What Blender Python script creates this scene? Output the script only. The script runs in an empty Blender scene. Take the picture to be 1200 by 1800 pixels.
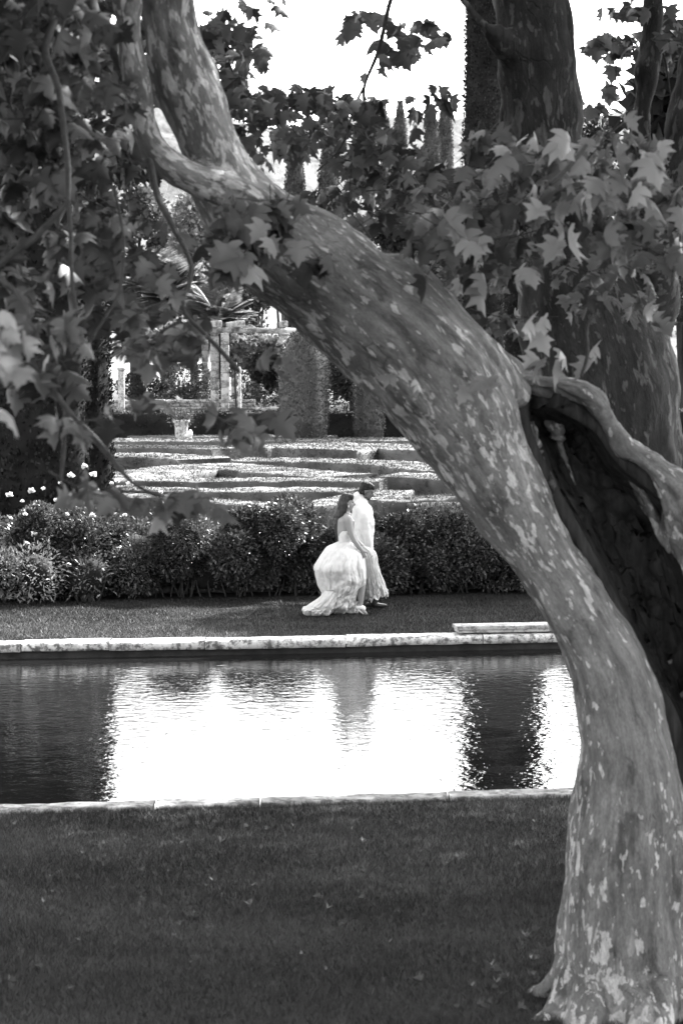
import bpy, math
import numpy as np
from mathutils import Vector, noise as mnoise

# ------------------------------------------------------------------ camera, sky, sun
S = bpy.context.scene
RNG = np.random.default_rng(11)
FOC, CAMH, HORIZ = 4250.0, 3.6, 300.0          # focal length in photo pixels, eye height, px of horizon above centre
PITCH = math.atan(HORIZ / FOC)
cam_data = bpy.data.cameras.new('camera')
cam = bpy.data.objects.new('camera', cam_data)
S.collection.objects.link(cam)
cam.location = (0, 0, CAMH)
cam.rotation_euler = (math.pi / 2 - PITCH, 0, 0)
cam_data.sensor_fit = 'VERTICAL'
cam_data.sensor_height = 36
cam_data.lens = 36 * FOC / 1800
cam_data.clip_start = 0.5
cam_data.clip_end = 5000
cam_data.dof.use_dof = True
cam_data.dof.focus_distance = 32.5
cam_data.dof.aperture_fstop = 5.0
S.camera = cam

SUN_AZ, SUN_EL = math.radians(42), math.radians(42)     # azimuth from +Y towards +X
world = bpy.data.worlds.new('World')
S.world = world
world.use_nodes = True
wn = world.node_tree
for n in list(wn.nodes):
    wn.nodes.remove(n)
sky = wn.nodes.new('ShaderNodeTexSky')
sky.sky_type = 'NISHITA'
sky.sun_disc = False
sky.sun_elevation = SUN_EL
sky.sun_rotation = SUN_AZ
sky.dust_density = 2.5
bw = wn.nodes.new('ShaderNodeRGBToBW')
bg = wn.nodes.new('ShaderNodeBackground')
bg.inputs['Strength'].default_value = 0.15
wo = wn.nodes.new('ShaderNodeOutputWorld')
wn.links.new(sky.outputs[0], bw.inputs[0])
wn.links.new(bw.outputs[0], bg.inputs[0])
wn.links.new(bg.outputs[0], wo.inputs[0])

sun_data = bpy.data.lights.new('sun', 'SUN')
sun_data.energy = 3.6
sun_data.angle = math.radians(0.6)
sun = bpy.data.objects.new('sun', sun_data)
S.collection.objects.link(sun)
sd = Vector((math.cos(SUN_EL) * math.sin(SUN_AZ), math.cos(SUN_EL) * math.cos(SUN_AZ), math.sin(SUN_EL)))
sun.rotation_euler = sd.to_track_quat('Z', 'Y').to_euler()

S.view_settings.view_transform = 'Standard'
S.view_settings.look = 'None'
S.view_settings.exposure = 3.05
S.view_settings.gamma = 1
S.cycles.max_bounces = 6
S.cycles.diffuse_bounces = 3
S.cycles.transmission_bounces = 4
S.cycles.caustics_reflective = False
S.cycles.caustics_refractive = False

# ------------------------------------------------------------------ helpers
cp, sp_ = math.cos(PITCH), math.sin(PITCH)

def ray(px, py):
    a, b = (px - 600) / FOC, (900 - py) / FOC
    return np.array([a, cp + b * sp_, -sp_ + b * cp])

def P(px, py, Y):
    """photo pixel + distance -> point in the world"""
    r = ray(px, py)
    return np.array([0, 0, CAMH]) + r * (Y / r[1])

def G(px, py, z=0.0):
    r = ray(px, py)
    return np.array([0, 0, CAMH]) + r * ((z - CAMH) / r[2])

def pm(Y):
    return FOC / Y            # photo pixels per metre

def project(p):
    d = np.asarray(p, float) - [0, 0, CAMH]
    f = d[..., 1] * cp - d[..., 2] * sp_
    u = d[..., 1] * sp_ + d[..., 2] * cp
    return 600 + FOC * d[..., 0] / f, 900 - FOC * u / f

def link(name, data, parent=None, mat=None):
    o = bpy.data.objects.new(name, data)
    S.collection.objects.link(o)
    if mat is not None and data is not None:
        data.materials.append(mat)
    if parent is not None:
        o.parent = parent
    return o

def tag(o, label=None, cat=None, group=None, kind=None):
    if label: o['label'] = label
    if cat: o['category'] = cat
    if group: o['group'] = group
    if kind: o['kind'] = kind
    return o

def thing(name, label, cat, loc=(0, 0, 0), group=None):
    o = link(name, None)
    o.location = [float(v) for v in loc]
    return tag(o, label, cat, group)

def mesh(name, verts, faces, smooth=True):
    """faces: array (n,3) / (n,4) or list of such arrays"""
    me = bpy.data.meshes.new(name)
    verts = np.asarray(verts, np.float32)
    if not isinstance(faces, list):
        faces = [faces]
    faces = [np.asarray(f, np.int32) for f in faces if len(f)]
    me.vertices.add(len(verts))
    me.vertices.foreach_set('co', verts.ravel())
    loops = np.concatenate([f.ravel() for f in faces])
    tot = np.concatenate([np.full(len(f), f.shape[1], np.int32) for f in faces])
    start = np.concatenate([[0], np.cumsum(tot)[:-1]]).astype(np.int32)
    me.loops.add(len(loops))
    me.loops.foreach_set('vertex_index', loops)
    me.polygons.add(len(tot))
    me.polygons.foreach_set('loop_start', start)
    me.polygons.foreach_set('loop_total', tot)
    me.update(calc_edges=True)
    me.validate()
    if smooth:
        me.polygons.foreach_set('use_smooth', np.ones(len(me.polygons), bool))
    return me

def rel(verts, parent):
    return np.asarray(verts) - np.array(parent.location)

def join(parts):
    """parts: list of (verts, [faces...]) -> verts, faces by arity"""
    vs, f3, f4, n = [], [], [], 0
    for v, fs in parts:
        if not isinstance(fs, list): fs = [fs]
        for f in fs:
            f = np.asarray(f)
            if len(f) == 0: continue
            (f3 if f.shape[1] == 3 else f4).append(f + n)
        vs.append(np.asarray(v)); n += len(v)
    out = []
    if f3: out.append(np.concatenate(f3))
    if f4: out.append(np.concatenate(f4))
    return np.concatenate(vs), out

def norm(v):
    v = np.asarray(v, float)
    return v / np.maximum(np.linalg.norm(v, axis=-1, keepdims=True), 1e-9)

def spline(pts, n):
    """Catmull-Rom through rows of pts, n samples per span"""
    p = np.asarray(pts, float)
    p = np.vstack([2 * p[0] - p[1], p, 2 * p[-1] - p[-2]])
    out = []
    for i in range(1, len(p) - 2):
        a, b, c, d = p[i - 1], p[i], p[i + 1], p[i + 2]
        for k in range(n):
            t = k / n
            out.append(.5 * (2 * b + (c - a) * t + (2 * a - 5 * b + 4 * c - d) * t * t + (3 * b - a - 3 * c + d) * t ** 3))
    out.append(p[-2])
    return np.array(out)

def tube(pts, radii, seg=12, flat=1.0, ref=(0, 1, 0), sm=4, round_cap=True):
    """closed tapered tube along a spline; flat scales the radius along ref"""
    rr = spline(np.c_[np.asarray(pts, float), radii], sm)
    c, r = rr[:, :3], np.maximum(rr[:, 3], 1e-4)
    if round_cap:
        t0, t1 = norm(c[0] - c[1]), norm(c[-1] - c[-2])
        cc = [c[0] + t0 * r[0] * math.sin(a) for a in (1.45, 1.1, .6)]
        ce = [c[-1] + t1 * r[-1] * math.sin(a) for a in (.6, 1.1, 1.45)]
        rc = [r[0] * math.cos(a) for a in (1.45, 1.1, .6)]
        re_ = [r[-1] * math.cos(a) for a in (.6, 1.1, 1.45)]
        c = np.vstack([cc, c, ce]); r = np.r_[rc, r, re_]
    t = norm(np.gradient(c, axis=0))
    ref = np.asarray(ref, float)
    b = norm(ref - t * (t @ ref)[:, None])
    n_ = np.cross(t, b)
    th = np.linspace(0, 2 * math.pi, seg, endpoint=False)
    V = c[:, None] + (n_[:, None] * np.cos(th)[None, :, None] + flat * b[:, None] * np.sin(th)[None, :, None]) * r[:, None, None]
    m = len(c)
    i = np.arange(m - 1)[:, None] * seg
    j = np.arange(seg)[None]
    F = np.stack([i + j, i + (j + 1) % seg, i + seg + (j + 1) % seg, i + seg + j], -1).reshape(-1, 4)
    V = V.reshape(-1, 3)
    k = len(V)
    V = np.vstack([V, c[0], c[-1]])
    j = np.arange(seg)
    cap0 = np.stack([np.full(seg, k), (j + 1) % seg, j], -1)
    cap1 = np.stack([np.full(seg, k + 1), (m - 1) * seg + j, (m - 1) * seg + (j + 1) % seg], -1)
    return V, [F, np.concatenate([cap0, cap1])]

def ellipsoid(c, r, tilt=None, nu=14, nv=10):
    th = np.linspace(0, 2 * math.pi, nu, endpoint=False)
    ph = np.linspace(.15, math.pi - .15, nv)
    V = np.array([[math.sin(p) * math.cos(t), math.sin(p) * math.sin(t), math.cos(p)] for p in ph for t in th])
    V = np.vstack([V, [0, 0, 1], [0, 0, -1]]) * r
    if tilt is not None:
        a, b = math.cos(tilt), math.sin(tilt)
        V = np.c_[V[:, 0] * a + V[:, 2] * b, V[:, 1], -V[:, 0] * b + V[:, 2] * a]
    V = V + c
    F = [[a * nu + b, (a + 1) * nu + b, (a + 1) * nu + (b + 1) % nu, a * nu + (b + 1) % nu] for a in range(nv - 1) for b in range(nu)]
    T = [[nv * nu, b, (b + 1) % nu] for b in range(nu)] + [[nv * nu + 1, (nv - 1) * nu + (b + 1) % nu, (nv - 1) * nu + b] for b in range(nu)]
    return V, [np.array(F), np.array(T)]

def box(x0, x1, y0, y1, z0, z1, yaw=0, pivot=(0, 0)):
    V = np.array([[x, y, z] for x in (x0, x1) for y in (y0, y1) for z in (z0, z1)], float)
    if yaw:
        c, s = math.cos(yaw), math.sin(yaw)
        d = V[:, :2] - pivot
        V[:, :2] = np.c_[d[:, 0] * c - d[:, 1] * s, d[:, 0] * s + d[:, 1] * c] + pivot
    F = np.array([[0, 1, 3, 2], [4, 6, 7, 5], [0, 4, 5, 1], [2, 3, 7, 6], [0, 2, 6, 4], [1, 5, 7, 3]])
    return V, [F]

def bevel(o, w=.01, seg=2):
    m = o.modifiers.new('bevel', 'BEVEL'); m.width = w; m.segments = seg; m.limit_method = 'ANGLE'
    return o

def fuse(parts, voxel, smooth=2):
    """one continuous surface from overlapping closed pieces (returns verts, normals, faces)"""
    v, f = join(parts)
    me = mesh('tmp', v, f)
    o = link('tmp', me)
    m = o.modifiers.new('r', 'REMESH'); m.mode = 'VOXEL'; m.voxel_size = voxel
    if smooth:
        m = o.modifiers.new('s', 'SMOOTH'); m.iterations = smooth; m.factor = .6
    dg = bpy.context.evaluated_depsgraph_get()
    ev = bpy.data.meshes.new_from_object(o.evaluated_get(dg))
    n = len(ev.vertices)
    V = np.empty(n * 3, np.float32); ev.vertices.foreach_get('co', V)
    N = np.empty(n * 3, np.float32); ev.vertices.foreach_get('normal', N)
    li = np.empty(len(ev.loops), np.int32); ev.loops.foreach_get('vertex_index', li)
    F = li.reshape(-1, 4)
    bpy.data.objects.remove(o); bpy.data.meshes.remove(me); bpy.data.meshes.remove(ev)
    return V.reshape(-1, 3).astype(float), N.reshape(-1, 3).astype(float), F

def fbm(pts, scale, seed=0, octs=3):
    off = Vector((seed * 13.7, seed * 7.1, seed * 3.3))
    return np.array([mnoise.fractal(Vector(p) * scale + off, 1.0, 2.0, octs) for p in pts.tolist()])

def cellnoise(n, lo, hi):
    return RNG.uniform(lo, hi, n)

# ------------------------------------------------------------------ materials
class NT:
    def __init__(s, name):
        s.m = bpy.data.materials.new(name); s.m.use_nodes = True
        s.t = s.m.node_tree; s.t.nodes.clear()
        s.out = s.n('ShaderNodeOutputMaterial')
    def n(s, typ, **kw):
        nd = s.t.nodes.new(typ)
        for k, v in kw.items():
            if isinstance(v, tuple) and len(v) == 2 and v[0] == 'in': pass
            setattr(nd, k, v)
        return nd
    def l(s, a, b): s.t.links.new(a, b)
    def noise(s, vec, scale, detail=4, rough=.55, dist=0):
        nd = s.n('ShaderNodeTexNoise'); nd.inputs['Scale'].default_value = scale
        nd.inputs['Detail'].default_value = detail; nd.inputs['Roughness'].default_value = rough
        nd.inputs['Distortion'].default_value = dist
        s.l(vec, nd.inputs['Vector']); return nd.outputs['Fac']
    def ramp(s, fac, stops, interp='LINEAR'):
        nd = s.n('ShaderNodeValToRGB'); nd.color_ramp.interpolation = interp
        e = nd.color_ramp.elements
        while len(e) < len(stops): e.new(.5)
        for el, (p, v) in zip(e, stops):
            el.position = p; el.color = (v, v, v, 1)
        s.l(fac, nd.inputs[0]); return nd.outputs[0]
    def math(s, op, a, b):
        nd = s.n('ShaderNodeMath'); nd.operation = op
        for i, v in enumerate((a, b)):
            if isinstance(v, (int, float)): nd.inputs[i].default_value = v
            else: s.l(v, nd.inputs[i])
        return nd.outputs[0]
    def mix(s, fac, a, b, blend='MIX'):
        nd = s.n('ShaderNodeMix'); nd.data_type = 'RGBA'; nd.blend_type = blend
        for q, v in ((0, fac), (6, a), (7, b)):
            sock = nd.inputs[q]
            if isinstance(v, (int, float)):
                sock.default_value = v if q == 0 else (v, v, v, 1)
            else: s.l(v, sock)
        return nd.outputs[2]
    def bsdf(s, col, rough=.6, bump=None, strength=.5, dist=.01, spec=.5, trans=None, ior=None):
        b = s.n('ShaderNodeBsdfPrincipled')
        if isinstance(col, (int, float)): b.inputs['Base Color'].default_value = (col, col, col, 1)
        else: s.l(col, b.inputs['Base Color'])
        if isinstance(rough, (int, float)): b.inputs['Roughness'].default_value = rough
        else: s.l(rough, b.inputs['Roughness'])
        b.inputs['Specular IOR Level'].default_value = spec
        if ior: b.inputs['IOR'].default_value = ior
        if bump is not None:
            bp = s.n('ShaderNodeBump'); bp.inputs['Strength'].default_value = strength
            bp.inputs['Distance'].default_value = dist
            s.l(bump, bp.inputs['Height']); s.l(bp.outputs[0], b.inputs['Normal'])
        sh = b.outputs[0]
        if trans:
            t = s.n('ShaderNodeBsdfTranslucent')
            if isinstance(col, (int, float)): t.inputs[0].default_value = (col, col, col, 1)
            else: s.l(col, t.inputs[0])
            mx = s.n('ShaderNodeMixShader'); mx.inputs[0].default_value = trans
            s.l(sh, mx.inputs[1]); s.l(t.outputs[0], mx.inputs[2]); sh = mx.outputs[0]
        s.l(sh, s.out.inputs[0]); return s.m
    def obj(s):
        return s.n('ShaderNodeTexCoord').outputs['Object']
    def pos(s):
        return s.n('ShaderNodeNewGeometry').outputs['Position']
    def mapped(s, vec, sc):
        nd = s.n('ShaderNodeMapping'); nd.inputs['Scale'].default_value = sc
        s.l(vec, nd.inputs[0]); return nd.outputs[0]
    def island(s):
        return s.n('ShaderNodeNewGeometry').outputs['Random Per Island']

def leaf_material(name, lo, hi, rough=.45, trans=.35, patch=0, spec=.35):
    m = NT(name)
    c = m.ramp(m.island(), [(0, lo), (1, hi)])
    if patch:
        p = m.ramp(m.noise(m.pos(), patch, 3), [(.35, .6), (.65, 1.3)])
        c = m.mix(1.0, c, p, 'MULTIPLY')
    return m.bsdf(c, rough, trans=trans, spec=spec)

def rough_material(name, lo, hi, scale, rough=.85, bump=.6, dist=.02, stretch=(1, 1, 1), detail=6):
    m = NT(name)
    v = m.mapped(m.pos(), stretch)
    f = m.noise(v, scale, detail, .65)
    c = m.ramp(f, [(.3, lo), (.7, hi)])
    return m.bsdf(c, rough, bump=f, strength=bump, dist=dist, spec=.3)

def bark_material(name, light, mid, dark, scale=1.0, t_light=.56, t_dark=.43):
    m = NT(name)
    a = m.n('ShaderNodeAttribute'); a.attribute_name = 'bark_coordinate'
    v = a.outputs['Vector']
    wob = m.n('ShaderNodeVectorMath'); wob.operation = 'MULTIPLY_ADD'
    nz = m.n('ShaderNodeTexNoise'); nz.inputs['Scale'].default_value = 14 * scale; nz.inputs['Detail'].default_value = 4
    m.l(v, nz.inputs['Vector']); m.l(nz.outputs['Color'], wob.inputs[0]); wob.inputs[1].default_value = (.05, .05, .05); m.l(v, wob.inputs[2])
    w = wob.outputs[0]
    base = m.ramp(m.noise(w, 5 * scale, 7, .7), [(.3, mid * .6), (.7, mid * 1.45)])
    dk = m.ramp(m.noise(w, 8 * scale, 5, .65, .3), [(t_dark - .05, .85), (t_dark + .035, 0)])
    c = m.mix(dk, base, dark)
    region = m.noise(v, 1.6 * scale, 2, .5)
    def layer(c, sc, th, col, k):
        f = m.math('ADD', m.math('MULTIPLY', m.noise(w, sc * scale, 3, .5), .72), m.math('MULTIPLY', region, .28))
        q = m.ramp(f, [(th - .008, 0), (th + .008, k)])
        return m.mix(q, c, col), q
    c, q1 = layer(c, 7, t_light + .01, mid * 1.7, .55)
    c, q2 = layer(c, 19, t_light + .005, light, .95)
    c, q3 = layer(c, 33, t_light + .02, light * .9, .9)
    fine = m.noise(v, 90 * scale, 6, .75)
    c = m.mix(.8, c, m.ramp(fine, [(.3, .5), (.7, 1.4)]), 'MULTIPLY')
    vor = m.n('ShaderNodeTexVoronoi'); vor.feature = 'DISTANCE_TO_EDGE'; vor.inputs['Scale'].default_value = 13 * scale
    m.l(w, vor.inputs['Vector'])
    stri = m.ramp(m.noise(m.mapped(v, (1, 1, .3)), 26 * scale, 4, .6), [(.35, .62), (.6, 1.15)])
    c = m.mix(.8, c, stri, 'MULTIPLY')
    crack = m.ramp(vor.outputs['Distance'], [(0, 1), (.035, 0)])
    crack = m.math('MULTIPLY', crack, m.ramp(m.noise(v, 3 * scale, 2), [(.56, 0), (.68, .6)]))
    c = m.mix(crack, c, dark * .6)
    h = m.math('ADD', m.math('MULTIPLY', fine, .35), m.math('ADD', m.math('MULTIPLY', m.math('ADD', q1, q2), -.3), m.math('MULTIPLY', dk, .45)))
    h = m.math('SUBTRACT', h, m.math('MULTIPLY', crack, .6))
    return m.bsdf(c, .8, bump=h, strength=.9, dist=.015, spec=.25)

M = {}
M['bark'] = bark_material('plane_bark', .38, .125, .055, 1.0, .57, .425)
M['bark_far'] = bark_material('plane_bark_painted_shade', .08, .024, .011, .8, .575)  # darker copy of the plane bark, shade put into its colours
M['old_wood'] = rough_material('old_wood', .002, .045, 15, .9, 1.0, .03, (1, 1, .18))
M['bark_rim'] = rough_material('callus_bark', .05, .27, 11, .8, 1.0, .02, (1, 1, .4))
M['twig'] = rough_material('twig_bark', .012, .045, 30, .8, .4, .004)
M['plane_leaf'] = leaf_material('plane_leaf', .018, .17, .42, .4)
M['plane_leaf_dark'] = leaf_material('plane_leaf_painted_shade', .014, .08, .45, .3)  # darker copy of the plane leaf, shade put into its colour
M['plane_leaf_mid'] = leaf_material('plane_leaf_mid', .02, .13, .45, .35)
M['core'] = rough_material('painted_inner_shade', .004, .02, 14, .95, .6, .03)  # near-black colour that paints the shade inside the shrubs
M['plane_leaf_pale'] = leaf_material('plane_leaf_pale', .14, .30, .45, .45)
M['cypress'] = leaf_material('cypress_foliage', .006, .034, .8, .08, 2.2, .05)
M['cypress_far'] = leaf_material('far_cypress_foliage', .03, .10, .8, .15, 1.2, .05)
M['hedge'] = leaf_material('box_leaf', .085, .14, .7, .12, 1.6, .15)
M['topiary'] = leaf_material('topiary_leaf', .02, .10, .4, .15, 2.5, .5)
M['hedge_dark'] = leaf_material('yew_leaf', .010, .04, .8, .1, 1.5, .05)
M['shrub'] = leaf_material('shrub_leaf', .015, .12, .35, .2, 1.4)
M['shrub_pale'] = leaf_material('pale_shrub_leaf', .07, .24, .35, .25)
M['rose_leaf'] = leaf_material('rose_leaf', .015, .10, .4, .3)
M['tree_a'] = leaf_material('tree_leaf', .03, .10, .6, .25, 0, .15)
M['tree_b'] = leaf_material('pale_tree_leaf', .07, .26, .6, .3, 0, .2)
M['tree_c'] = leaf_material('dark_tree_leaf', .012, .045, .7, .2, 0, .1)
M['frond'] = leaf_material('frond', .04, .16, .5, .3, 0, .2)
M['petal'] = leaf_material('white_petal', .65, .85, .6, .3)
M['grass'] = None

def grass_material():
    m = NT('grass_blade')
    c = m.ramp(m.island(), [(0, .010), (1, .040)])
    p = m.ramp(m.noise(m.mapped(m.pos(), (.5, 1.2, 1)), .9, 4, .6), [(.32, .45), (.68, 1.5)])
    return m.bsdf(m.mix(1.0, c, p, 'MULTIPLY'), .5, trans=.3, spec=.3)
M['grass'] = grass_material()

def lawn_material():
    m = NT('lawn_surface')
    f = m.noise(m.mapped(m.pos(), (.5, 1.2, 1)), .9, 4, .6)
    g = m.noise(m.pos(), 60, 4, .7)
    c = m.mix(1.0, m.ramp(f, [(.32, .012), (.68, .035)]), m.ramp(g, [(.3, .5), (.7, 1.5)]), 'MULTIPLY')
    return m.bsdf(c, .9, bump=g, strength=.8, dist=.02, spec=.1)
M['lawn'] = lawn_material()

def stone_material(name, lo, hi, stain, scale=3, joints=None):
    m = NT(name)
    v = m.pos()
    f = m.noise(v, scale, 6, .65)
    c = m.ramp(f, [(.3, lo), (.7, hi)])
    st = m.ramp(m.noise(v, scale * 2.7, 7, .75), [(.42, 1), (.54, 0)])
    c = m.mix(st, c, stain)
    g = m.noise(v, 45, 5, .7)
    return m.bsdf(c, .85, bump=m.math('ADD', m.math('MULTIPLY', f, .8), m.math('MULTIPLY', g, .3)), strength=.8, dist=.012, spec=.25)
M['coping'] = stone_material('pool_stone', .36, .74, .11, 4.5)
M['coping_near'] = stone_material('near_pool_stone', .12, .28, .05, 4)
M['basin'] = rough_material('basin_wall', .01, .04, 6)
M['pillar'] = stone_material('pillar_stone', .26, .46, .12, 2)
M['beam'] = stone_material('beam_wood', .25, .5, .12, 2)
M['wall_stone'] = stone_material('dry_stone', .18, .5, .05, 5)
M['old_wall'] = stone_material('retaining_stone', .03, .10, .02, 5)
M['urn'] = stone_material('urn_clay', .3, .6, .15, 6)
M['gravel'] = rough_material('gravel_surface', .14, .26, 60, .9, .6, .01)
M['terrace'] = rough_material('terrace_soil', .16, .34, 25, .9, .6, .01)
M['slab'] = stone_material('slab_top', .3, .5, .15, 4)
M['soil'] = rough_material('bare_soil', .05, .14, 25, .9, .6, .02)

def hill_material():
    m = NT('hill_woodland')
    v = m.mapped(m.pos(), (1, .25, 1))
    f = m.noise(v, .09, 8, .75)
    c = m.ramp(f, [(.38, .05), (.6, .14)])
    return m.bsdf(c, .95, bump=f, strength=.6, dist=3, spec=0)
M['hill'] = hill_material()

def water_material():
    m = NT('pool_water')
    v = m.pos()
    a = m.noise(m.mapped(v, (5.2, 5.4, 1)), 1.25, 3, .5, .3)
    b = m.noise(m.mapped(v, (6.0, 7.5, 1)), 2.6, 2, .5, .4)
    calm = m.ramp(m.noise(m.mapped(v, (.4, .5, 1)), .8, 2, .5), [(.3, .55), (.7, 1.0)])
    h = m.math('ADD', a, m.math('MULTIPLY', b, .38))
    h = m.math('MULTIPLY', h, calm)
    s = m.bsdf(.006, .015, bump=h, strength=1.0, dist=.0062, spec=.5, ior=1.33)
    return s
M['water'] = water_material()

def cloth_material(name, v, var=.06, sheer=.2):
    m = NT(name)
    f = m.noise(m.obj(), 14, 5, .6)
    c = m.ramp(f, [(.3, v - var), (.7, v + var * .5)])
    return m.bsdf(c, .8, bump=f, strength=.35, dist=.012, trans=sheer, spec=.2)
M['dress'] = cloth_material('white_tulle', .72, .08, .25)
M['veil'] = cloth_material('sheer_white_tulle', .6, .1, .3)
M['jacket'] = cloth_material('white_jacket', .62, .04, 0)
M['black'] = cloth_material('black_cloth', .02, .008, 0)
M['leather'] = NT('black_leather').bsdf(.015, .3)
M['skin_f'] = NT('fair_skin').bsdf(.24, .5, spec=.4)
M['skin_m'] = NT('tanned_skin').bsdf(.11, .5, spec=.4)
def hair_material(name, lo, hi):
    m = NT(name)
    f = m.noise(m.mapped(m.obj(), (60, 60, 6)), 1.0, 3, .6)
    return m.bsdf(m.ramp(f, [(.3, lo), (.7, hi)]), .4, bump=f, strength=.5, dist=.004, spec=.15)
M['hair_f'] = hair_material('brown_hair', .015, .06)
M['hair_m'] = hair_material('black_hair', .006, .02)
M['sandal'] = NT('white_leather').bsdf(.7, .35)
M['eye'] = NT('dark_eye').bsdf(.02, .2)

# ------------------------------------------------------------------ leaf scatter
def lobed_leaf():
    r = [(0, 0), (.14, -.06), (.40, -.02), (.52, .10), (.34, .17), (.40, .30), (.60, .47), (.40, .47), (.25, .50), (.27, .66), (.13, .74), (0, 1.0)]
    pts = r + [(-x, y) for x, y in r[-2:0:-1]]
    pts = np.array(pts)
    n = len(pts)
    V = np.c_[pts, np.zeros(n)]
    V = np.vstack([V, [0, .32, .05]])
    V[:, 2] += -.30 * np.abs(V[:, 0]) - .22 * V[:, 0] ** 2 * 1.6 - .18 * (V[:, 1] - .3) ** 2
    F = np.array([[n, i, (i + 1) % n] for i in range(n)])
    return V * 1.0, F
LOBED = lobed_leaf()
DIAMOND = (np.array([[0, 0, 0], [.3, .45, .06], [0, 1, 0], [-.3, .45, .06]]), np.array([[0, 1, 2], [0, 2, 3]]))
OVAL = (np.array([[0, 0, 0], [.17, .25, .05], [.2, .55, .05], [0, 1, -.08], [-.2, .55, .05], [-.17, .25, .05], [0, .45, 0]]),
        np.array([[6, 0, 1], [6, 1, 2], [6, 2, 3], [6, 3, 4], [6, 4, 5], [6, 5, 0]]))
SMALLLOBE = (np.array([[0, 0, 0], [.45, .0, -.05], [.32, .22, 0], [.55, .5, -.08], [.22, .55, 0], [0, 1, -.1], [-.22, .55, 0], [-.55, .5, -.08], [-.32, .22, 0], [-.45, 0, -.05]]),
             np.array([[0, i, i + 1] for i in range(1, 9)]))

def scatter(tmpl, pos, tip, nrm, size, wide=1.0):
    V, F = tmpl
    pos = np.asarray(pos); n = len(pos)
    tip = norm(tip)
    side = norm(np.cross(tip, nrm))
    nn = np.cross(side, tip)
    size = np.broadcast_to(np.asarray(size, float), (n,))
    W = pos[:, None] + size[:, None, None] * (side[:, None] * (V[:, 0] * wide)[None, :, None] + tip[:, None] * V[:, 1][None, :, None] + nn[:, None] * V[:, 2][None, :, None])
    FF = F[None] + (np.arange(n) * len(V))[:, None, None]
    return W.reshape(-1, 3), [FF.reshape(-1, 3)]

def rdir(n, up=0.0, spread=1.0):
    v = RNG.normal(size=(n, 3)) * spread
    v[:, 2] += up
    return norm(v)

# ------------------------------------------------------------------ ground, pool, terraces
B = 0.15                                            # the garden is turned by this slope against the view
YAW = math.atan(B)
def yn(x): return 18.62 + B * x                     # grass edge of the near coping
def yf(x): return 29.32 + B * x                     # grass edge of the far coping
XL, XR = -22.0, 22.0
def quad(p, z=0):
    return [[a, b, z] for a, b in p]
gv, gf = [], []
def addq(p, z=0.0):
    k = len(gv); gv.extend(quad(p, z)); gf.append([k, k + 1, k + 2, k + 3])
FAR = 2500
addq([(-FAR, -200), (FAR, -200), (FAR, yn(XR) ), (-FAR, yn(XL))])
addq([(-FAR, yf(XL)), (FAR, yf(XR)), (FAR, FAR), (-FAR, FAR)])
addq([(-FAR, yn(XL)), (XL, yn(XL)), (XL, yf(XL)), (-FAR, yf(XL))])
addq([(XR, yn(XR)), (FAR, yn(XR)), (FAR, yf(XR)), (XR, yf(XR))])
# near and far strips bounded by the slanted pool edges
gv[:] = []; gf[:] = []
addq([(XL, -200), (XR, -200), (XR, yn(XR)), (XL, yn(XL))])
addq([(XL, yf(XL)), (XR, yf(XR)), (XR, FAR), (XL, FAR)])
addq([(-FAR, -200), (XL, -200), (XL, FAR), (-FAR, FAR)])
addq([(XR, -200), (FAR, -200), (FAR, FAR), (XR, FAR)])
tag(link('lawn', mesh('lawn', gv, np.array(gf), False), mat=M['lawn']), kind='structure')

WZ = -0.15
v, f = box(XL, XR, 18.3, 30.2, -1.2, WZ, YAW, (0, 24))
tag(link('pool_water', mesh('pool_water', [[XL, yn(XL), WZ], [XR, yn(XR), WZ], [XR, yf(XR), WZ], [XL, yf(XL), WZ]], np.array([[0, 1, 2, 3]]), False), mat=M['water']), kind='structure')

def coping(yfun, sgn, w, mat, name, th, jmin, jmax, zt):
    """irregular stone slabs along a pool edge; sgn = direction from grass edge to water"""
    parts = []
    x = XL
    rg = np.random.default_rng(5 if sgn > 0 else 9)
    while x < XR:
        L = rg.uniform(jmin, jmax)
        x1 = min(x + L, XR)
        nx = max(2, int((x1 - x) / .07))
        xs = np.linspace(x + .006, x1 - .006, nx)
        dz = rg.uniform(-.006, .006); dy = rg.uniform(-.015, .015)
        prof = [(0, zt - .03), (.02, zt), (w * .33, zt + .004), (w * .66, zt + .004), (w - .02, zt), (w, zt - .03), (w - .005, zt - th), (.02, zt - th)]
        V = []
        for xi in xs:
            for q, (d, z) in enumerate(prof):
                j = .011 * mnoise.noise(Vector((xi * 7, q * 3.1, sgn * 9))) + .012 * mnoise.noise(Vector((xi * 2, q * 1.1, sgn * 4)))
                yy = yfun(xi) + sgn * (d + dy + j)
                V.append((xi, yy, z + dz + .6 * j))
        n = len(prof)
        V = np.array(V)
        F = np.array([[a * n + b, a * n + (b + 1) % n, (a + 1) * n + (b + 1) % n, (a + 1) * n + b] for a in range(nx - 1) for b in range(n)])
        k = (nx - 1) * n
        caps = np.array([[0, 1, 2, 7], [2, 3, 6, 7], [3, 4, 5, 6], [k + 0, k + 7, k + 2, k + 1], [k + 2, k + 7, k + 6, k + 3], [k + 3, k + 6, k + 5, k + 4]])
        parts.append((V, [F, caps])); x = x1
    v, f = join(parts)
    tag(link(name, mesh(name, v, f, True), mat=mat), kind='structure')
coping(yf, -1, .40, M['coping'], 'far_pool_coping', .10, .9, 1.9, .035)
coping(yn, 1, .30, M['coping_near'], 'near_pool_coping', .1, .8, 1.6, .025)
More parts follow.
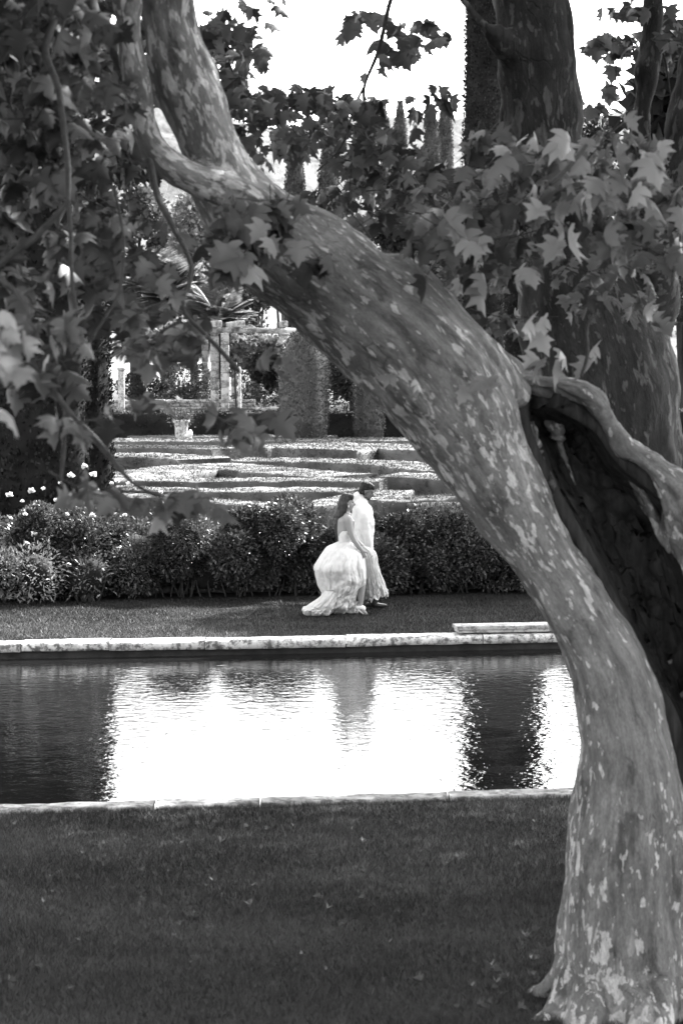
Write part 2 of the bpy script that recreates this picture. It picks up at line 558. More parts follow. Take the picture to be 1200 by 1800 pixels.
for nm, fn, o1, o2 in (('far_pool_wall', yf, -.33, -.05), ('near_pool_wall', yn, .05, .24)):
    V = []
    for x in (XL, XR):
        for (o, z) in ((o1, -.075), (o2, -.075), (o2, -1.2), (o1, -1.2)):
            V.append((x, fn(x) + o, z))
    F = np.array([[0, 1, 5, 4], [1, 2, 6, 5], [2, 3, 7, 6], [3, 0, 4, 7]])
    tag(link(nm, mesh(nm, V, F, False), mat=M['basin']), kind='structure')

TZ, UZ = 0.82, 1.4
def strip_block(y0, y1, z0, z1, x0=-150, x1=150):
    V = []
    for x in (x0, x1):
        for (y, z) in ((y0, z0), (y0, z1), (y1, z1), (y1, z0)):
            V.append((x, y + B * x, z))
    F = np.array([[0, 1, 2, 3], [4, 7, 6, 5], [0, 4, 5, 1], [1, 5, 6, 2], [2, 6, 7, 3]])
    return np.array(V), [F]
v, f = strip_block(35.0, 68.5, -.2, TZ)
tag(link('garden_terrace', mesh('garden_terrace', v, f, False), mat=M['soil']), kind='structure')
v, f = strip_block(66.5, 400, -.2, UZ)
tag(link('upper_terrace', mesh('upper_terrace', v, f, False), mat=M['gravel']), kind='structure')

# hill
nx, ny = 90, 40
hx = np.linspace(-700, 900, nx); hy = np.linspace(250, 1100, ny)
HX, HY = np.meshgrid(hx, hy)
t = (HY - 250) / 850
prof = 1.2 + 94 * np.clip(t, 0, 1) ** .95
hv = np.stack([HX, HY, prof], -1).reshape(-1, 3)
nz = fbm(hv * [1, 1, 0], .006, 3, 4)
hv[:, 2] += nz * 26 * np.clip((hv[:, 1] - 250) / 300, 0, 1) + 10 * np.clip(-hv[:, 0] / 300, -.3, 1) * np.clip((hv[:, 1] - 250) / 500, 0, 1)
i, j = np.meshgrid(np.arange(nx - 1), np.arange(ny - 1))
k = (j * nx + i).ravel()
tag(link('hill', mesh('hill', hv, np.stack([k, k + 1, k + nx + 1, k + nx], -1)), mat=M['hill']), kind='structure')

# grass
def grass(name, n, y0, y1, hgt, wid, margin, fn0=None, fn1=None):
    y = np.sqrt(RNG.uniform(y0 ** 2, y1 ** 2, n)); x = (RNG.uniform(-1, 1, n)) * (600 / FOC * y + margin)
    if fn1 is not None:
        ok = y < fn1(x); x, y = x[ok], y[ok]
    if fn0 is not None:
        ok = y > fn0(x); x, y = x[ok], y[ok]
    n = len(x)
    h = hgt * RNG.uniform(.5, 1.2, n)
    a = RNG.uniform(0, 2 * math.pi, n)
    sx, sy = np.cos(a) * wid / 2, np.sin(a) * wid / 2
    lx, ly = RNG.normal(0, .45, n) * h, RNG.normal(0, .45, n) * h
    V = np.empty((n, 3, 3))
    V[:, 0] = np.c_[x - sx, y - sy, np.zeros(n) - .003]
    V[:, 1] = np.c_[x + sx, y + sy, np.zeros(n) - .003]
    V[:, 2] = np.c_[x + lx, y + ly, h]
    F = np.arange(n * 3).reshape(-1, 3)
    tag(link(name, mesh(name, V.reshape(-1, 3), F, False), mat=M['grass']),
        'short mown grass blades covering the lawn', 'grass', kind='stuff')
grass('near_grass', 300000, 10.6, 19.2, .04, .0055, 2.4, None, lambda x: yn(x) + .02)
grass('far_grass', 210000, 28.5, 35.4, .038, .007, 3.0, lambda x: yf(x) - .02, lambda x: 33.9 + B * x)
# ------------------------------------------------------------------ plane trees
def bark_attr(V, lines):
    """along / across coordinates from the nearest limb centre line"""
    C, T, A, W = [], [], [], []
    for li, (pts, rad) in enumerate(lines):
        rr = spline(np.c_[np.asarray(pts, float), rad], 8)
        c = rr[:, :3]
        t = norm(np.gradient(c, axis=0))
        s = np.r_[0, np.cumsum(np.linalg.norm(np.diff(c, axis=0), axis=1))]
        off = 0.0
        if li:
            e0 = np.linalg.norm(C[0] - c[0], axis=1); e1 = np.linalg.norm(C[0] - c[-1], axis=1)
            off = A[0][e0.argmin()] if e0.min() < e1.min() else A[0][e1.argmin()] - s[-1]
        C.append(c); T.append(t); A.append(s + off); W.append(rr[:, 3])
    C, T, A, W = np.concatenate(C), np.concatenate(T), np.concatenate(A), np.concatenate(W)
    ref = np.array([0, 1.0, 0]); Bn = norm(ref - T * (T @ ref)[:, None]); Nn = np.cross(T, Bn)
    out = np.empty((len(V), 3)); W = np.maximum(W, .02)
    for k in range(0, len(V), 20000):
        v = V[k:k + 20000]
        d = np.linalg.norm(v[:, None] - C[None], axis=2) / W[None]
        w = np.exp(-(d - d.min(1, keepdims=True)) * 6); w /= w.sum(1, keepdims=True)
        c, t, bb, nn = w @ C, norm(w @ T), norm(w @ Bn), norm(w @ Nn)
        dv = v - c
        al = w @ A + (dv * t).sum(1)
        out[k:k + 20000] = np.c_[(dv * nn).sum(1), (dv * bb).sum(1), al * .36]
    return out

def trunk_mesh(name, lines, extra, voxel, lump, flute, seed, parent, mat, smooth=3, guide=None, fine=0):
    parts = [tube(p, r, 28, 1.0, (0, 1, 0), 6) for p, r in lines]
    V, N, F = fuse(parts + extra, voxel, smooth)
    co = bark_attr(V, guide or lines)
    d = fbm(V, 2.2, seed, 3) * lump + fbm(co, 7, seed + 3, 3) * lump * .35
    ang = fbm(co * [1, 1, .4], 5.5, seed + 5, 2)
    low = np.clip(1.3 - V[:, 2] / 2.2, .12, .8)
    if fine: d = d + fbm(co * [1, 1, .9], 15, seed + 9, 4) * fine
    V = V + N * (d + ang * flute * low)[:, None]
    me = mesh(name, rel(V, parent), F)
    at = me.attributes.new('bark_coordinate', 'FLOAT_VECTOR', 'POINT')
    at.data.foreach_set('vector', co.astype(np.float32).ravel())
    return link(name, me, parent, mat)

def px_line(st, Y):
    pts, rad = [], []
    for s in st:
        y = s[3] if len(s) > 3 else Y
        pts.append(P(s[0], s[1], y)); rad.append(s[2] / 2 / pm(y))
    return pts, rad

leaf_sets = {}
def twig_leaves(cx, cy, rx, ry, Y0, Y1, n, size, key, per=6, pale=0):
    """clusters of hanging palmate leaves round short twigs inside an ellipse of the view"""
    nc = max(1, n // per)
    lv, tw = [], []
    for _ in range(nc):
        while True:
            a, b = RNG.uniform(-1, 1, 2)
            if a * a + b * b <= 1: break
        Y = RNG.uniform(Y0, Y1)
        c = P(cx + a * rx, cy + b * ry, Y)
        d = norm([RNG.normal(), RNG.normal() * .8, RNG.normal() * .35 - .15])
        L = size * RNG.uniform(1.0, 2.2)
        for q in range(per):
            s = size * RNG.uniform(.6, 1.15)
            t = q / per
            base = c + d * L * t
            pet = norm(RNG.normal(size=3) * [1, 1, .5] + [0, 0, -.1]) * s * .5
            tip = norm(RNG.normal(size=3) * [.6, .6, .35] + [0, 0, -.85] + pet / s * .5)
            nr = norm(RNG.normal(size=3) * [.8, .6, .4] + [0, -.5, .45])
            lv.append((base + pet, tip, nr, s))
            tw.append(tube([base, base + pet * .6 + [0, 0, .01], base + pet], [.0022, .0018, .0015], 4, sm=1, round_cap=False))
        tw.append(tube([c - d * L * .4 - [0, 0, -.03], c + d * L * .4, c + d * L], [.0035, .003, .002], 5, sm=2, round_cap=False))
    leaf_sets.setdefault(key, ([], []))
    leaf_sets[key][0].extend(lv); leaf_sets[key][1].extend(tw)

def flush_leaves(key, name, parent, mat, tmpl=LOBED, twigs=True):
    lv, tw = leaf_sets.pop(key)
    pos = np.array([l[0] for l in lv]); tip = np.array([l[1] for l in lv])
    nr = np.array([l[2] for l in lv]); s = np.array([l[3] for l in lv])
    v, f = scatter(tmpl, pos, tip, nr, s)
    link(name, mesh(name, rel(v, parent), f, False), parent, mat)
    if twigs:
        v, f = join(tw)
        link('twigs', mesh('twigs', rel(v, parent), f), parent, M['twig'])

def branch(parent, st, Y=None, mat=None, name='branch', seg=8):
    p, r = px_line(st, Y)
    v, f = tube(p, r, seg, sm=5)
    v = v + np.array([mnoise.noise_vector(Vector(q) * 4) for q in v.tolist()]) * .02
    return link(name, mesh(name, rel(v, parent), f), parent, mat or M['twig'])

def shade_canopy(parent, boxes, size, mat, seed):
    """unseen crown above the view: leaf clumps placed to block sun and sky"""
    rg = np.random.default_rng(seed)
    pos = []
    for (x0, x1, y0, y1, z0, z1, nclump, per) in boxes:
        c = np.c_[rg.uniform(x0, x1, nclump), rg.uniform(y0, y1, nclump), rg.uniform(z0, z1, nclump)]
        pos.append((c[:, None] + rg.normal(0, 1, (nclump, per, 3)) * [.6, .6, .35]).reshape(-1, 3))
    pos = np.concatenate(pos)
    px, py = project(pos)
    edge = 3.6 + .142 * pos[:, 1] + .45
    pos = pos[(pos[:, 2] > edge) | (pos[:, 1] < 0)]
    n = len(pos)
    v, f = scatter(SMALLLOBE, pos, rdir(n, -.5), rdir(n, 1.2), rg.uniform(.16, .28, n))
    link('crown', mesh('crown', rel(v, parent), f, False), parent, mat)

# --- the leaning plane tree in front
lean = thing('plane_tree', 'mottled old plane tree leaning in a bow across the view with a hollow side', 'tree', P(1095, 1790, 12.9) * [1, 1, 0])
main = px_line([(1105, 1990, 340, 12.8), (1100, 1880, 300, 12.85), (1100, 1760, 264, 12.9), (1099, 1640, 248, 12.9), (1100, 1520, 230, 12.9), (1103, 1400, 200, 12.9), (1096, 1300, 172, 12.9), (1076, 1200, 148, 12.9),
                (1040, 1115, 132, 12.9), (994, 1040, 124, 12.9), (943, 960, 128, 12.9), (892, 880, 144, 12.9), (838, 790, 172, 12.85),
                (785, 700, 205, 12.8), (705, 605, 212, 12.75), (612, 525, 205, 12.7), (520, 455, 190, 12.6), (440, 385, 165, 12.5), (385, 295, 118, 12.4),
                (340, 180, 102, 12.3), (304, 60, 90, 12.2), (285, -80, 84, 12.1), (262, -320, 74, 12.0), (200, -700, 60, 11.8)], None)
small = px_line([(470, 385, 80, 12.3), (420, 345, 66, 12.25), (350, 318, 62, 12.2), (292, 282, 58, 12.15), (256, 232, 52, 12.1), (242, 160, 46, 12.1), (228, 75, 46, 12.0), (222, -20, 44, 12.0), (205, -300, 38, 11.8), (150, -600, 26, 11.6)], None)
ridge = px_line([(640, 480, 60, 12.75), (700, 500, 110, 12.75), (780, 590, 110, 12.8), (850, 655, 90, 12.85), (905, 690, 40, 12.9)], None)
hump = px_line([(790, 560, 20, 12.9), (850, 612, 34, 12.95), (905, 650, 34, 12.98), (950, 680, 30, 13.0), (1000, 700, 30, 13.1)], None)
roots = []
for st in ([(1020, 1700, 90, 12.85), (990, 1775, 66, 12.75), (935, 1830, 42, 12.6), (850, 1850, 22, 12.5), (760, 1880, 10, 12.4)],
           [(1040, 1720, 110, 12.8), (1030, 1800, 90, 12.6), (1010, 1900, 70, 12.3), (960, 1990, 60, 11.9)],
           [(1130, 1700, 100, 12.8), (1140, 1790, 90, 12.5), (1140, 1880, 80, 12.3), (1130, 1960, 50, 12.0)],
           [(1005, 1640, 50, 13.0), (978, 1730, 50, 13.1), (900, 1790, 40, 13.3), (800, 1800, 20, 13.5)]):
    p, r = px_line(st, None)
    roots.append((p, r))
trunk_mesh('trunk', [main, small, ridge, hump] + roots, [], .017, .03, .045, 2, lean, M['bark'], 2, [main, small] + [(p[::-1], q[::-1]) for p, q in roots], .009)

# hollow side: concave shell of dead wood between the trunk and the callus rim
Lp = [(893, 700), (908, 770), (948, 860), (995, 945), (1048, 1045), (1088, 1130), (1130, 1210), (1172, 1300), (1180, 1500), (1180, 1900)]
Rp = [(985, 690), (1062, 735), (1112, 800), (1195, 870), (1235, 960), (1262, 1060), (1285, 1160), (1300, 1300), (1305, 1500), (1310, 1900)]
nv_, nu_ = 90, 130
Ls, Rs = spline(Lp, 18), spline(Rp, 18)
V = []
for a in range(len(Ls)):
    l, r = P(*Ls[a], 12.98), P(*Rs[a], 12.92)
    for b in range(nu_ + 1):
        u = b / nu_
        p = l * (1 - u) + r * u
        deep = .62 * math.sin(math.pi * u) ** .6 * min(1, .25 + a / 25)
        fl = mnoise.noise(Vector((u * 13, a * .03, 3))) * .09 + mnoise.fractal(Vector((u * 22, a * .09, 8)), 1, 2, 5) * .10 - abs(mnoise.noise(Vector((u * 34, a * .05, 5)))) * .08
        V.append(p + np.array([0, deep + fl * math.sin(math.pi * u) ** .35, 0]))
na = len(Ls)
F = np.array([[a * (nu_ + 1) + b, a * (nu_ + 1) + b + 1, (a + 1) * (nu_ + 1) + b + 1, (a + 1) * (nu_ + 1) + b] for a in range(na - 1) for b in range(nu_)])
o = link('hollow_wood', mesh('hollow_wood', rel(V, lean), F), lean, M['old_wood'])
sh_ = []
for q in range(46):
    a = int(RNG.integers(4, len(Ls) * .62)); e = RNG.uniform(0, 1) < .6
    b0 = P(*(Ls[a] if e else Rs[a]), 12.95); dr = P(*(Ls[max(a - 6, 0)] if e else Rs[max(a - 6, 0)]), 12.95) - b0
    b0 = b0 + RNG.normal(0, .015, 3) + [RNG.uniform(0, .05) * (1 if e else -1), RNG.uniform(0, .2), 0]
    L_ = RNG.uniform(.06, .2)
    sh_.append(tube([b0 - norm(dr) * .06, b0, b0 + norm(dr) * L_ * .6 + RNG.normal(0, .01, 3), b0 + norm(dr) * L_ + RNG.normal(0, .02, 3)], [.018, .016, .01, .002], 6, .6, sm=2))
v, f = join(sh_)
link('torn_wood', mesh('torn_wood', rel(v, lean), f), lean, M['old_wood'])
sol = o.modifiers.new('wall', 'SOLIDIFY'); sol.thickness = .09; sol.offset = -1
rimR = px_line([(900, 662, 20, 12.95), (950, 672, 26, 12.93), (1005, 680, 40, 12.9), (1042, 700, 44, 12.9), (1068, 738, 20, 12.92), (1094, 778, 22, 12.92), (1128, 803, 30, 12.9), (1172, 838, 54, 12.9), (1206, 890, 92, 12.92), (1222, 960, 80, 12.95), (1250, 1060, 60, 12.95), (1290, 1250, 60, 12.95), (1320, 1600, 80, 12.95), (1330, 1900, 120, 12.95)], None)
rimL = px_line([(888, 695, 18, 12.88), (893, 745, 26, 12.86), (906, 800, 18, 12.9), (958, 880, 12, 12.9), (1000, 950, 12, 12.9), (1048, 1040, 14, 12.88), (1076, 1090, 22, 12.86), (1098, 1135, 24, 12.86), (1112, 1170, 14, 12.9)], None)
in1 = px_line([(960, 700, 20, 13.2), (975, 745, 26, 13.2), (990, 800, 10, 13.2), (1010, 850, 8, 13.2)], None)
in2 = px_line([(1090, 800, 20, 13.05), (1120, 850, 34, 13.1), (1150, 905, 24, 13.15), (1175, 960, 20, 13.1)], None)
in3 = px_line([(935, 745, 12, 13.0), (950, 820, 16, 13.05), (968, 850, 20, 13.0), (975, 880, 8, 13.0)], None)
trunk_mesh('callus_rim', [rimR, rimL, in1, in2, in3], [], .011, .036, .02, 6, lean, M['bark'], 1, [rimR, rimL], .03)

# hanging foliage of the leaning tree
for a in [(80, 150, 115, 190, 10.5, 14, 560, .115), (60, 400, 110, 110, 10, 13, 130, .13), (140, 330, 75, 90, 13, 16, 150, .13), (190, 90, 90, 130, 13, 17, 260, .13),
          (50, 40, 90, 80, 10, 13, 110, .14), (170, 480, 50, 110, 11, 13.5, 70, .13), (95, 610, 60, 70, 10, 12, 40, .13), (215, 300, 50, 60, 13, 16, 60, .13)]:
    twig_leaves(*a, key='d')
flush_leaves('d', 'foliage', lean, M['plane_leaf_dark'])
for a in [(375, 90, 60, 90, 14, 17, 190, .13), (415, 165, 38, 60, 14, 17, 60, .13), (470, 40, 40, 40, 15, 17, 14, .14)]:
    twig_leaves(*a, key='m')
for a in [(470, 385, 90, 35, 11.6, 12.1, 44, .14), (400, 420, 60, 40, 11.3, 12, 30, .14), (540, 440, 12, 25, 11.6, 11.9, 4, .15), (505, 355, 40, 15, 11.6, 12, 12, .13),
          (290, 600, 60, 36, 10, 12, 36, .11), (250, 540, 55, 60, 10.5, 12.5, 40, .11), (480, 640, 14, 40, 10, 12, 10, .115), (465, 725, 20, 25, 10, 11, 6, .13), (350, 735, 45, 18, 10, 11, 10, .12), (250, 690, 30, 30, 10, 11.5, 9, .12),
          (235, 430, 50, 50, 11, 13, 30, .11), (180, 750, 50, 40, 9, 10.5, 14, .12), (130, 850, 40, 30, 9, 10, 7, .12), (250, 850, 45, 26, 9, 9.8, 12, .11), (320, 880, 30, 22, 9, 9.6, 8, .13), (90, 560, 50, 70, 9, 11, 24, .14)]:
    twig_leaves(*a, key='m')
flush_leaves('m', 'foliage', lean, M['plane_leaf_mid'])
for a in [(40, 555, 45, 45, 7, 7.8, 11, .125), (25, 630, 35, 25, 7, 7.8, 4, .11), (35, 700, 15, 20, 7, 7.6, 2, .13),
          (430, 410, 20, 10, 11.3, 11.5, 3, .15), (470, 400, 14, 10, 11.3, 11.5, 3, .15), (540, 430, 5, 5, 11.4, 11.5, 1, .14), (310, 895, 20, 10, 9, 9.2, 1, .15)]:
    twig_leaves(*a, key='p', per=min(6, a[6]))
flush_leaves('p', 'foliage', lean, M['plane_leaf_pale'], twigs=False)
shade_canopy(lean, [(-9, -2.2, 3, 17, 5.5, 9, 190, 44), (-4.5, -.8, 8, 15, 6.2, 9.5, 110, 44), (2.0, 6.5, 13.5, 24, 7.5, 11, 170, 44), (.2, 2.4, 7.5, 10, 5.9, 8.2, 36, 44)], .2, M['plane_leaf'], 4)  # unseen clumps of the crown, set to keep light off limbs and leaves
for st in ([(95, 30, 14, 10.5), (82, 95, 13, 10.4), (100, 160, 11, 10.3), (118, 260, 10, 10.2), (122, 380, 8, 10.1), (128, 520, 7, 10), (122, 600, 5, 10)],
           [(262, 285, 16, 12), (275, 330, 12, 11.8), (300, 390, 11, 11.5), (335, 470, 9, 11.2), (318, 540, 8, 11), (360, 590, 8, 11), (420, 650, 8, 11)],
           [(60, 640, 5, 9.5), (120, 720, 10, 9.5), (165, 770, 12, 9.5), (215, 830, 9, 9.4), (260, 860, 6, 9.3), (315, 880, 4, 9.2)],
           [(120, 720, 7, 9.5), (118, 790, 7, 9.5), (112, 850, 5, 9.5)],
           [(-20, 470, 6, 7.5), (30, 520, 7, 7.3), (50, 560, 5, 7.2)],
           [(0, 470, 9, 10), (60, 420, 12, 10), (120, 360, 8, 10)],
           [(222, 130, 22, 12.2), (190, 60, 24, 12.6), (165, 20, 24, 13), (150, -60, 26, 13.2)],
           [(200, 330, 5, 10.5), (212, 420, 5, 10.5), (205, 520, 5, 10.4), (150, 620, 4, 10.3)],
           [(600, 355, 3, 12), (660, 430, 3, 12)]):
    branch(lean, st)

# --- the second plane tree behind, upright
second = thing('plane_tree', 'upright shaded plane tree with swollen trunk rising behind the leaning one', 'tree', P(1060, 1300, 16) * [1, 1, 0])
t1 = px_line([(1150, 1600, 260, 16), (1145, 1400, 220, 16), (1135, 1200, 215, 16), (1100, 950, 250, 16), (1068, 760, 268, 16), (1050, 620, 262, 16), (1010, 500, 205, 16), (970, 380, 150, 16), (952, 260, 138, 16), (947, 160, 142, 16), (944, 105, 150, 16), (937, 30, 132, 16), (930, -60, 122, 16), (915, -400, 90, 16), (880, -900, 60, 16)], None)
t2 = px_line([(1090, 600, 140, 16.1), (1112, 500, 90, 16.2), (1122, 400, 58, 16.3), (1124, 280, 44, 16.3), (1134, 140, 38, 16.3), (1146, 0, 34, 16.3), (1165, -300, 28, 16.3)], None)
t3 = px_line([(1120, 560, 130, 16), (1160, 440, 80, 15.8), (1182, 320, 66, 15.7), (1205, 200, 60, 15.6), (1240, 60, 54, 15.6), (1300, -200, 44, 15.5)], None)
t4 = px_line([(905, 90, 60, 15.8), (862, 55, 26, 15.7), (835, 28, 16, 15.7), (806, -8, 13, 15.7), (760, -60, 12, 15.7)], None)
t5 = px_line([(1000, 118, 40, 15.9), (1008, 108, 24, 15.85)], None)
t6 = px_line([(912, 60, 26, 15.45), (900, 20, 22, 15.4), (890, -60, 20, 15.3)], None)
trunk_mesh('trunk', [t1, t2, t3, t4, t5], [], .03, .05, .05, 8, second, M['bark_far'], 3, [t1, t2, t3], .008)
for a in [(890, 400, 80, 60, 12, 14.5, 80, .13), (800, 400, 60, 45, 12, 14.5, 54, .13), (750, 350, 60, 40, 13, 15, 40, .13), (960, 300, 110, 50, 11.5, 14.5, 130, .13), (1100, 310, 100, 85, 11.5, 14.5, 170, .13),
          (1120, 430, 80, 50, 11.5, 14.5, 76, .13), (1170, 60, 36, 60, 15, 17, 40, .13), (1085, 90, 28, 45, 16, 18, 40, .13), (1055, 20, 22, 22, 16, 18, 12, .13), (1050, 175, 55, 16, 16, 18, 18, .12), (830, 480, 50, 45, 12, 14, 26, .13), (640, 400, 45, 30, 14, 17, 36, .13), (900, 560, 60, 30, 13, 15, 20, .13), (860, 230, 50, 16, 13, 15, 20, .12), (1040, 480, 120, 70, 12.5, 14.5, 60, .115), (920, 450, 60, 60, 13, 15, 40, .115)]:
    twig_leaves(*a, key='d')
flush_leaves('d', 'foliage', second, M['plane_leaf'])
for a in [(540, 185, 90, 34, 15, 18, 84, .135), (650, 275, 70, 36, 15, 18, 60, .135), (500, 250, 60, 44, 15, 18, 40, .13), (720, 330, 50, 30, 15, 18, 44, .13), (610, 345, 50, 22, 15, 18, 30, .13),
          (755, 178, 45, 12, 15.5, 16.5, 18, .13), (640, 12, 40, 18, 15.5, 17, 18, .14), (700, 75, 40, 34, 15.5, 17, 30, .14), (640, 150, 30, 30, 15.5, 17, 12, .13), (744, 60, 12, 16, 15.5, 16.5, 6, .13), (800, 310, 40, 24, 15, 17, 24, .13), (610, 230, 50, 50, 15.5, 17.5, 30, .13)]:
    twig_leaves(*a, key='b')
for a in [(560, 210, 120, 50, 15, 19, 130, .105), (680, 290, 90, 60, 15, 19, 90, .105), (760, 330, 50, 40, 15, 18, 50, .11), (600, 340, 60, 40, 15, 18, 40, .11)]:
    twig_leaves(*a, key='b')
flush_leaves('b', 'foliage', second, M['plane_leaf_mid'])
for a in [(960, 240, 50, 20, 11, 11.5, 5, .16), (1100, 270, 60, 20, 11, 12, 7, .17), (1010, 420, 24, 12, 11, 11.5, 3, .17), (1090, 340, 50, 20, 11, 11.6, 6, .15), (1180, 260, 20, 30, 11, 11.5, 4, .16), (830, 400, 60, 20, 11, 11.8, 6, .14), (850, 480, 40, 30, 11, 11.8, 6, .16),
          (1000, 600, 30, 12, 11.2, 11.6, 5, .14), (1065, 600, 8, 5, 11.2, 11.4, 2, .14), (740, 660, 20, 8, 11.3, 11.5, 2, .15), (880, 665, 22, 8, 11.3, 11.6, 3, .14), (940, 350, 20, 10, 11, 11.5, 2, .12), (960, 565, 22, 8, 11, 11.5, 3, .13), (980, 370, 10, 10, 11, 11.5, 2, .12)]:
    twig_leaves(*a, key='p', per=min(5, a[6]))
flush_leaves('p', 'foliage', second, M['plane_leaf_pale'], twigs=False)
shade_canopy(second, [(3.2, 12, 11, 24, 7.5, 12, 380, 44), (3.5, 12, 22, 31, 8, 12, 200, 44)], .2, M['plane_leaf'], 9)  # unseen crown clumps set in the sun's path to shade trunk and lawn
for st in ([(700, -40, 9, 16), (682, 20, 8, 16), (664, 90, 7, 16), (644, 145, 6, 16), (645, 200, 6, 16), (644, 260, 5, 16), (656, 310, 4, 16)],
           [(644, 150, 5, 16), (620, 200, 4, 16), (600, 260, 4, 16), (560, 300, 3, 16)],
           [(656, 250, 5, 16), (720, 320, 5, 16), (760, 380, 5, 15)],
           [(1160, 80, 4, 16.2), (1172, 130, 3.5, 16.2), (1180, 190, 3, 16.2)],
           [(968, 320, 9, 11.5), (1000, 290, 8, 11.6), (1030, 255, 7, 11.7)],
           [(1018, 660, 6, 11.4), (1030, 620, 6, 11.4), (1032, 575, 5, 11.4), (1050, 550, 4, 11.4)],
           [(480, 180, 5, 16.5), (560, 175, 5, 16.5), (640, 190, 4, 16.4)]):
    branch(second, st)

# bare suckers at the foot of the hollow
sk = thing('bare_bush', 'tangle of bare thin suckers beside the foot of the hollow trunk', 'bush', P(1215, 1330, 14) * [1, 1, 0])
tw = []
for q in range(26):
    x0, y0 = RNG.uniform(1180, 1240), RNG.uniform(1250, 1500)
    x1, y1 = x0 + RNG.uniform(-60, 40), y0 - RNG.uniform(60, 200)
    p0, p1 = P(x0, y0, RNG.uniform(13.6, 14.4)), P(x1, y1, RNG.uniform(13.6, 14.6))
    mid = (p0 + p1) / 2 + RNG.normal(0, .05, 3)
    tw.append(tube([p0, mid, p1], [.011, .008, .003], 6, sm=4))
for st in ([(1240, 1140, 9), (1195, 1158, 9), (1165, 1168, 7), (1150, 1178, 5)], [(1230, 1190, 8), (1190, 1230, 9), (1168, 1262, 8)], [(1230, 1300, 7), (1190, 1280, 7), (1160, 1262, 5)]):
    p, r = px_line(st, 13.4); tw.append(tube(p, r, 6, sm=4))
v, f = join(tw)
link('stems', mesh('stems', rel(v, sk), f), sk, M['bark_rim'])
# ------------------------------------------------------------------ cypresses
def cypress(label, x, y, z0, h, r, mat, density, size, group, seed, name='cypress_tree', topf=.8, squat=False):
    rg = np.random.default_rng(seed)
    root = thing(name, label, 'cypress', (x, y, z0), group)
    def prof(t):
        if squat:
            return r * np.clip(np.minimum(.80 + .9 * t, 1) * np.clip((1 - t) * 4.2 + .02, 0, 1) ** .5, .03, 1)
        return r * np.clip(.80 + .5 * t, 0, 1) * (1 - .18 * t) * np.clip((1 - t) * h / (r * (2 + 12 * (1 - topf))) + .004, 0, 1) ** .6
    nt, na = 60, 40
    V = []
    for a in range(nt + 1):
        t = a / nt
        for b in range(na):
            th = 2 * math.pi * b / na
            rr = float(prof(np.array(t))) * .93
            rr *= 1 + (.05 if squat else .13) * mnoise.fractal(Vector((math.cos(th) * 2 + seed, math.sin(th) * 2, t * h * .35)), 1, 2, 3) + .03 * mnoise.noise(Vector((math.cos(th) * 7, math.sin(th) * 7 + seed, t * h * 1.1)))
            V.append((rr * math.cos(th), rr * math.sin(th), t * h + .12))
    V = np.array(V)
    F = np.array([[a * na + b, a * na + (b + 1) % na, (a + 1) * na + (b + 1) % na, (a + 1) * na + b] for a in range(nt) for b in range(na)])
    area = 2 * math.pi * r * h * .8
    n = int(area * density)
    t = rg.uniform(0, 1, n) ** .95; th = rg.uniform(0, 2 * math.pi, n)
    rr = prof(t)
    lump = np.interp(rg.uniform(0, 1, n), [0, 1], [.9, 1.04])
    ia = np.minimum((t * nt).astype(int), nt); ib = (th / (2 * math.pi) * na).astype(int) % na
    base = V[ia * na + ib]
    base_r = np.hypot(base[:, 0], base[:, 1]) / .95 * lump
    pos = np.c_[base_r * np.cos(th), base_r * np.sin(th), t * h + .12]
    tip = norm(np.c_[np.cos(th) * .5, np.sin(th) * .5, np.full(n, 1.0)] + rg.normal(0, .45, (n, 3)))
    nr = norm(np.c_[np.cos(th), np.sin(th), np.full(n, .3)] + rg.normal(0, .4, (n, 3)))
    lv = scatter(DIAMOND, pos, tip, nr, rg.uniform(.6, 1.3, n) * size)
    v, f = join([(V, [F]), lv])
    link('foliage', mesh('foliage', v, f, False), root, mat)
    v, f = tube([(0, 0, -.1), (0, 0, h * .5)], [r * .22, r * .1], 8, sm=1)
    link('trunk', mesh('trunk', v, f), root, M['twig'])
    return root

def cyp_px(label, px, Y, top, wpx, z0, mat, density, size, group, seed, **kw):
    p = P(px, top, Y)
    return cypress(label, p[0], Y, z0, p[2] - z0, wpx / 2 / pm(Y), mat, density, size, group, seed, **kw)

GC = 'dark cypresses beside the near hedge'
cyp_px('huge dark cypress filling the left edge behind the rose bush', 45, 37.6, -700, 235, TZ - .3, M['cypress'], 420, .075, GC, 1)
cyp_px('dark cypress with straight edge beside the clipped maze of hedges', 138, 39.4, 150, 152, TZ - .3, M['cypress'], 420, .075, GC, 2, topf=.3)
cyp_px('tall dark cypress running out of the top of the picture left of the second plane', 856, 63, -420, 84, TZ, M['cypress'], 560, .075, 'two tall cypresses behind the upright plane', 3, topf=.2)
cyp_px('tall dark cypress half hidden behind the upright plane trunk', 925, 66, -380, 95, TZ, M['cypress'], 560, .075, 'two tall cypresses behind the upright plane', 4, topf=.2)
GF = 'slender cypresses far behind the garden'
for k, (lb, px, Y, top, w) in enumerate([
        ('short slender cypress, first from the left above the bend of the trunk', 519, 112, 245, 40), ('slender cypress just right of the first one above the bend of the trunk', 577, 112, 235, 40),
        ('thin pointed cypress left of the middle pair against the sky', 679, 150, 212, 22), ('straight blunt cypress in the middle against the sky', 703, 146, 182, 27),
        ('dark cypress left of a pale one, nearest the tall cypress', 758, 140, 188, 34), ('paler cypress directly left of the tall dark cypress', 782, 143, 172, 30)]):
    cyp_px(lb, px, Y, top, w, UZ, M['cypress_far'], 200, .13, GF, 20 + k, topf=.8)
GT = 'clipped drum topiaries by the back hedge'
cyp_px('big clipped drum topiary in front of the pergola', 534, 60.5, 590, 90, TZ, M['topiary'], 1100, .05, GT, 31, name='topiary', squat=True)
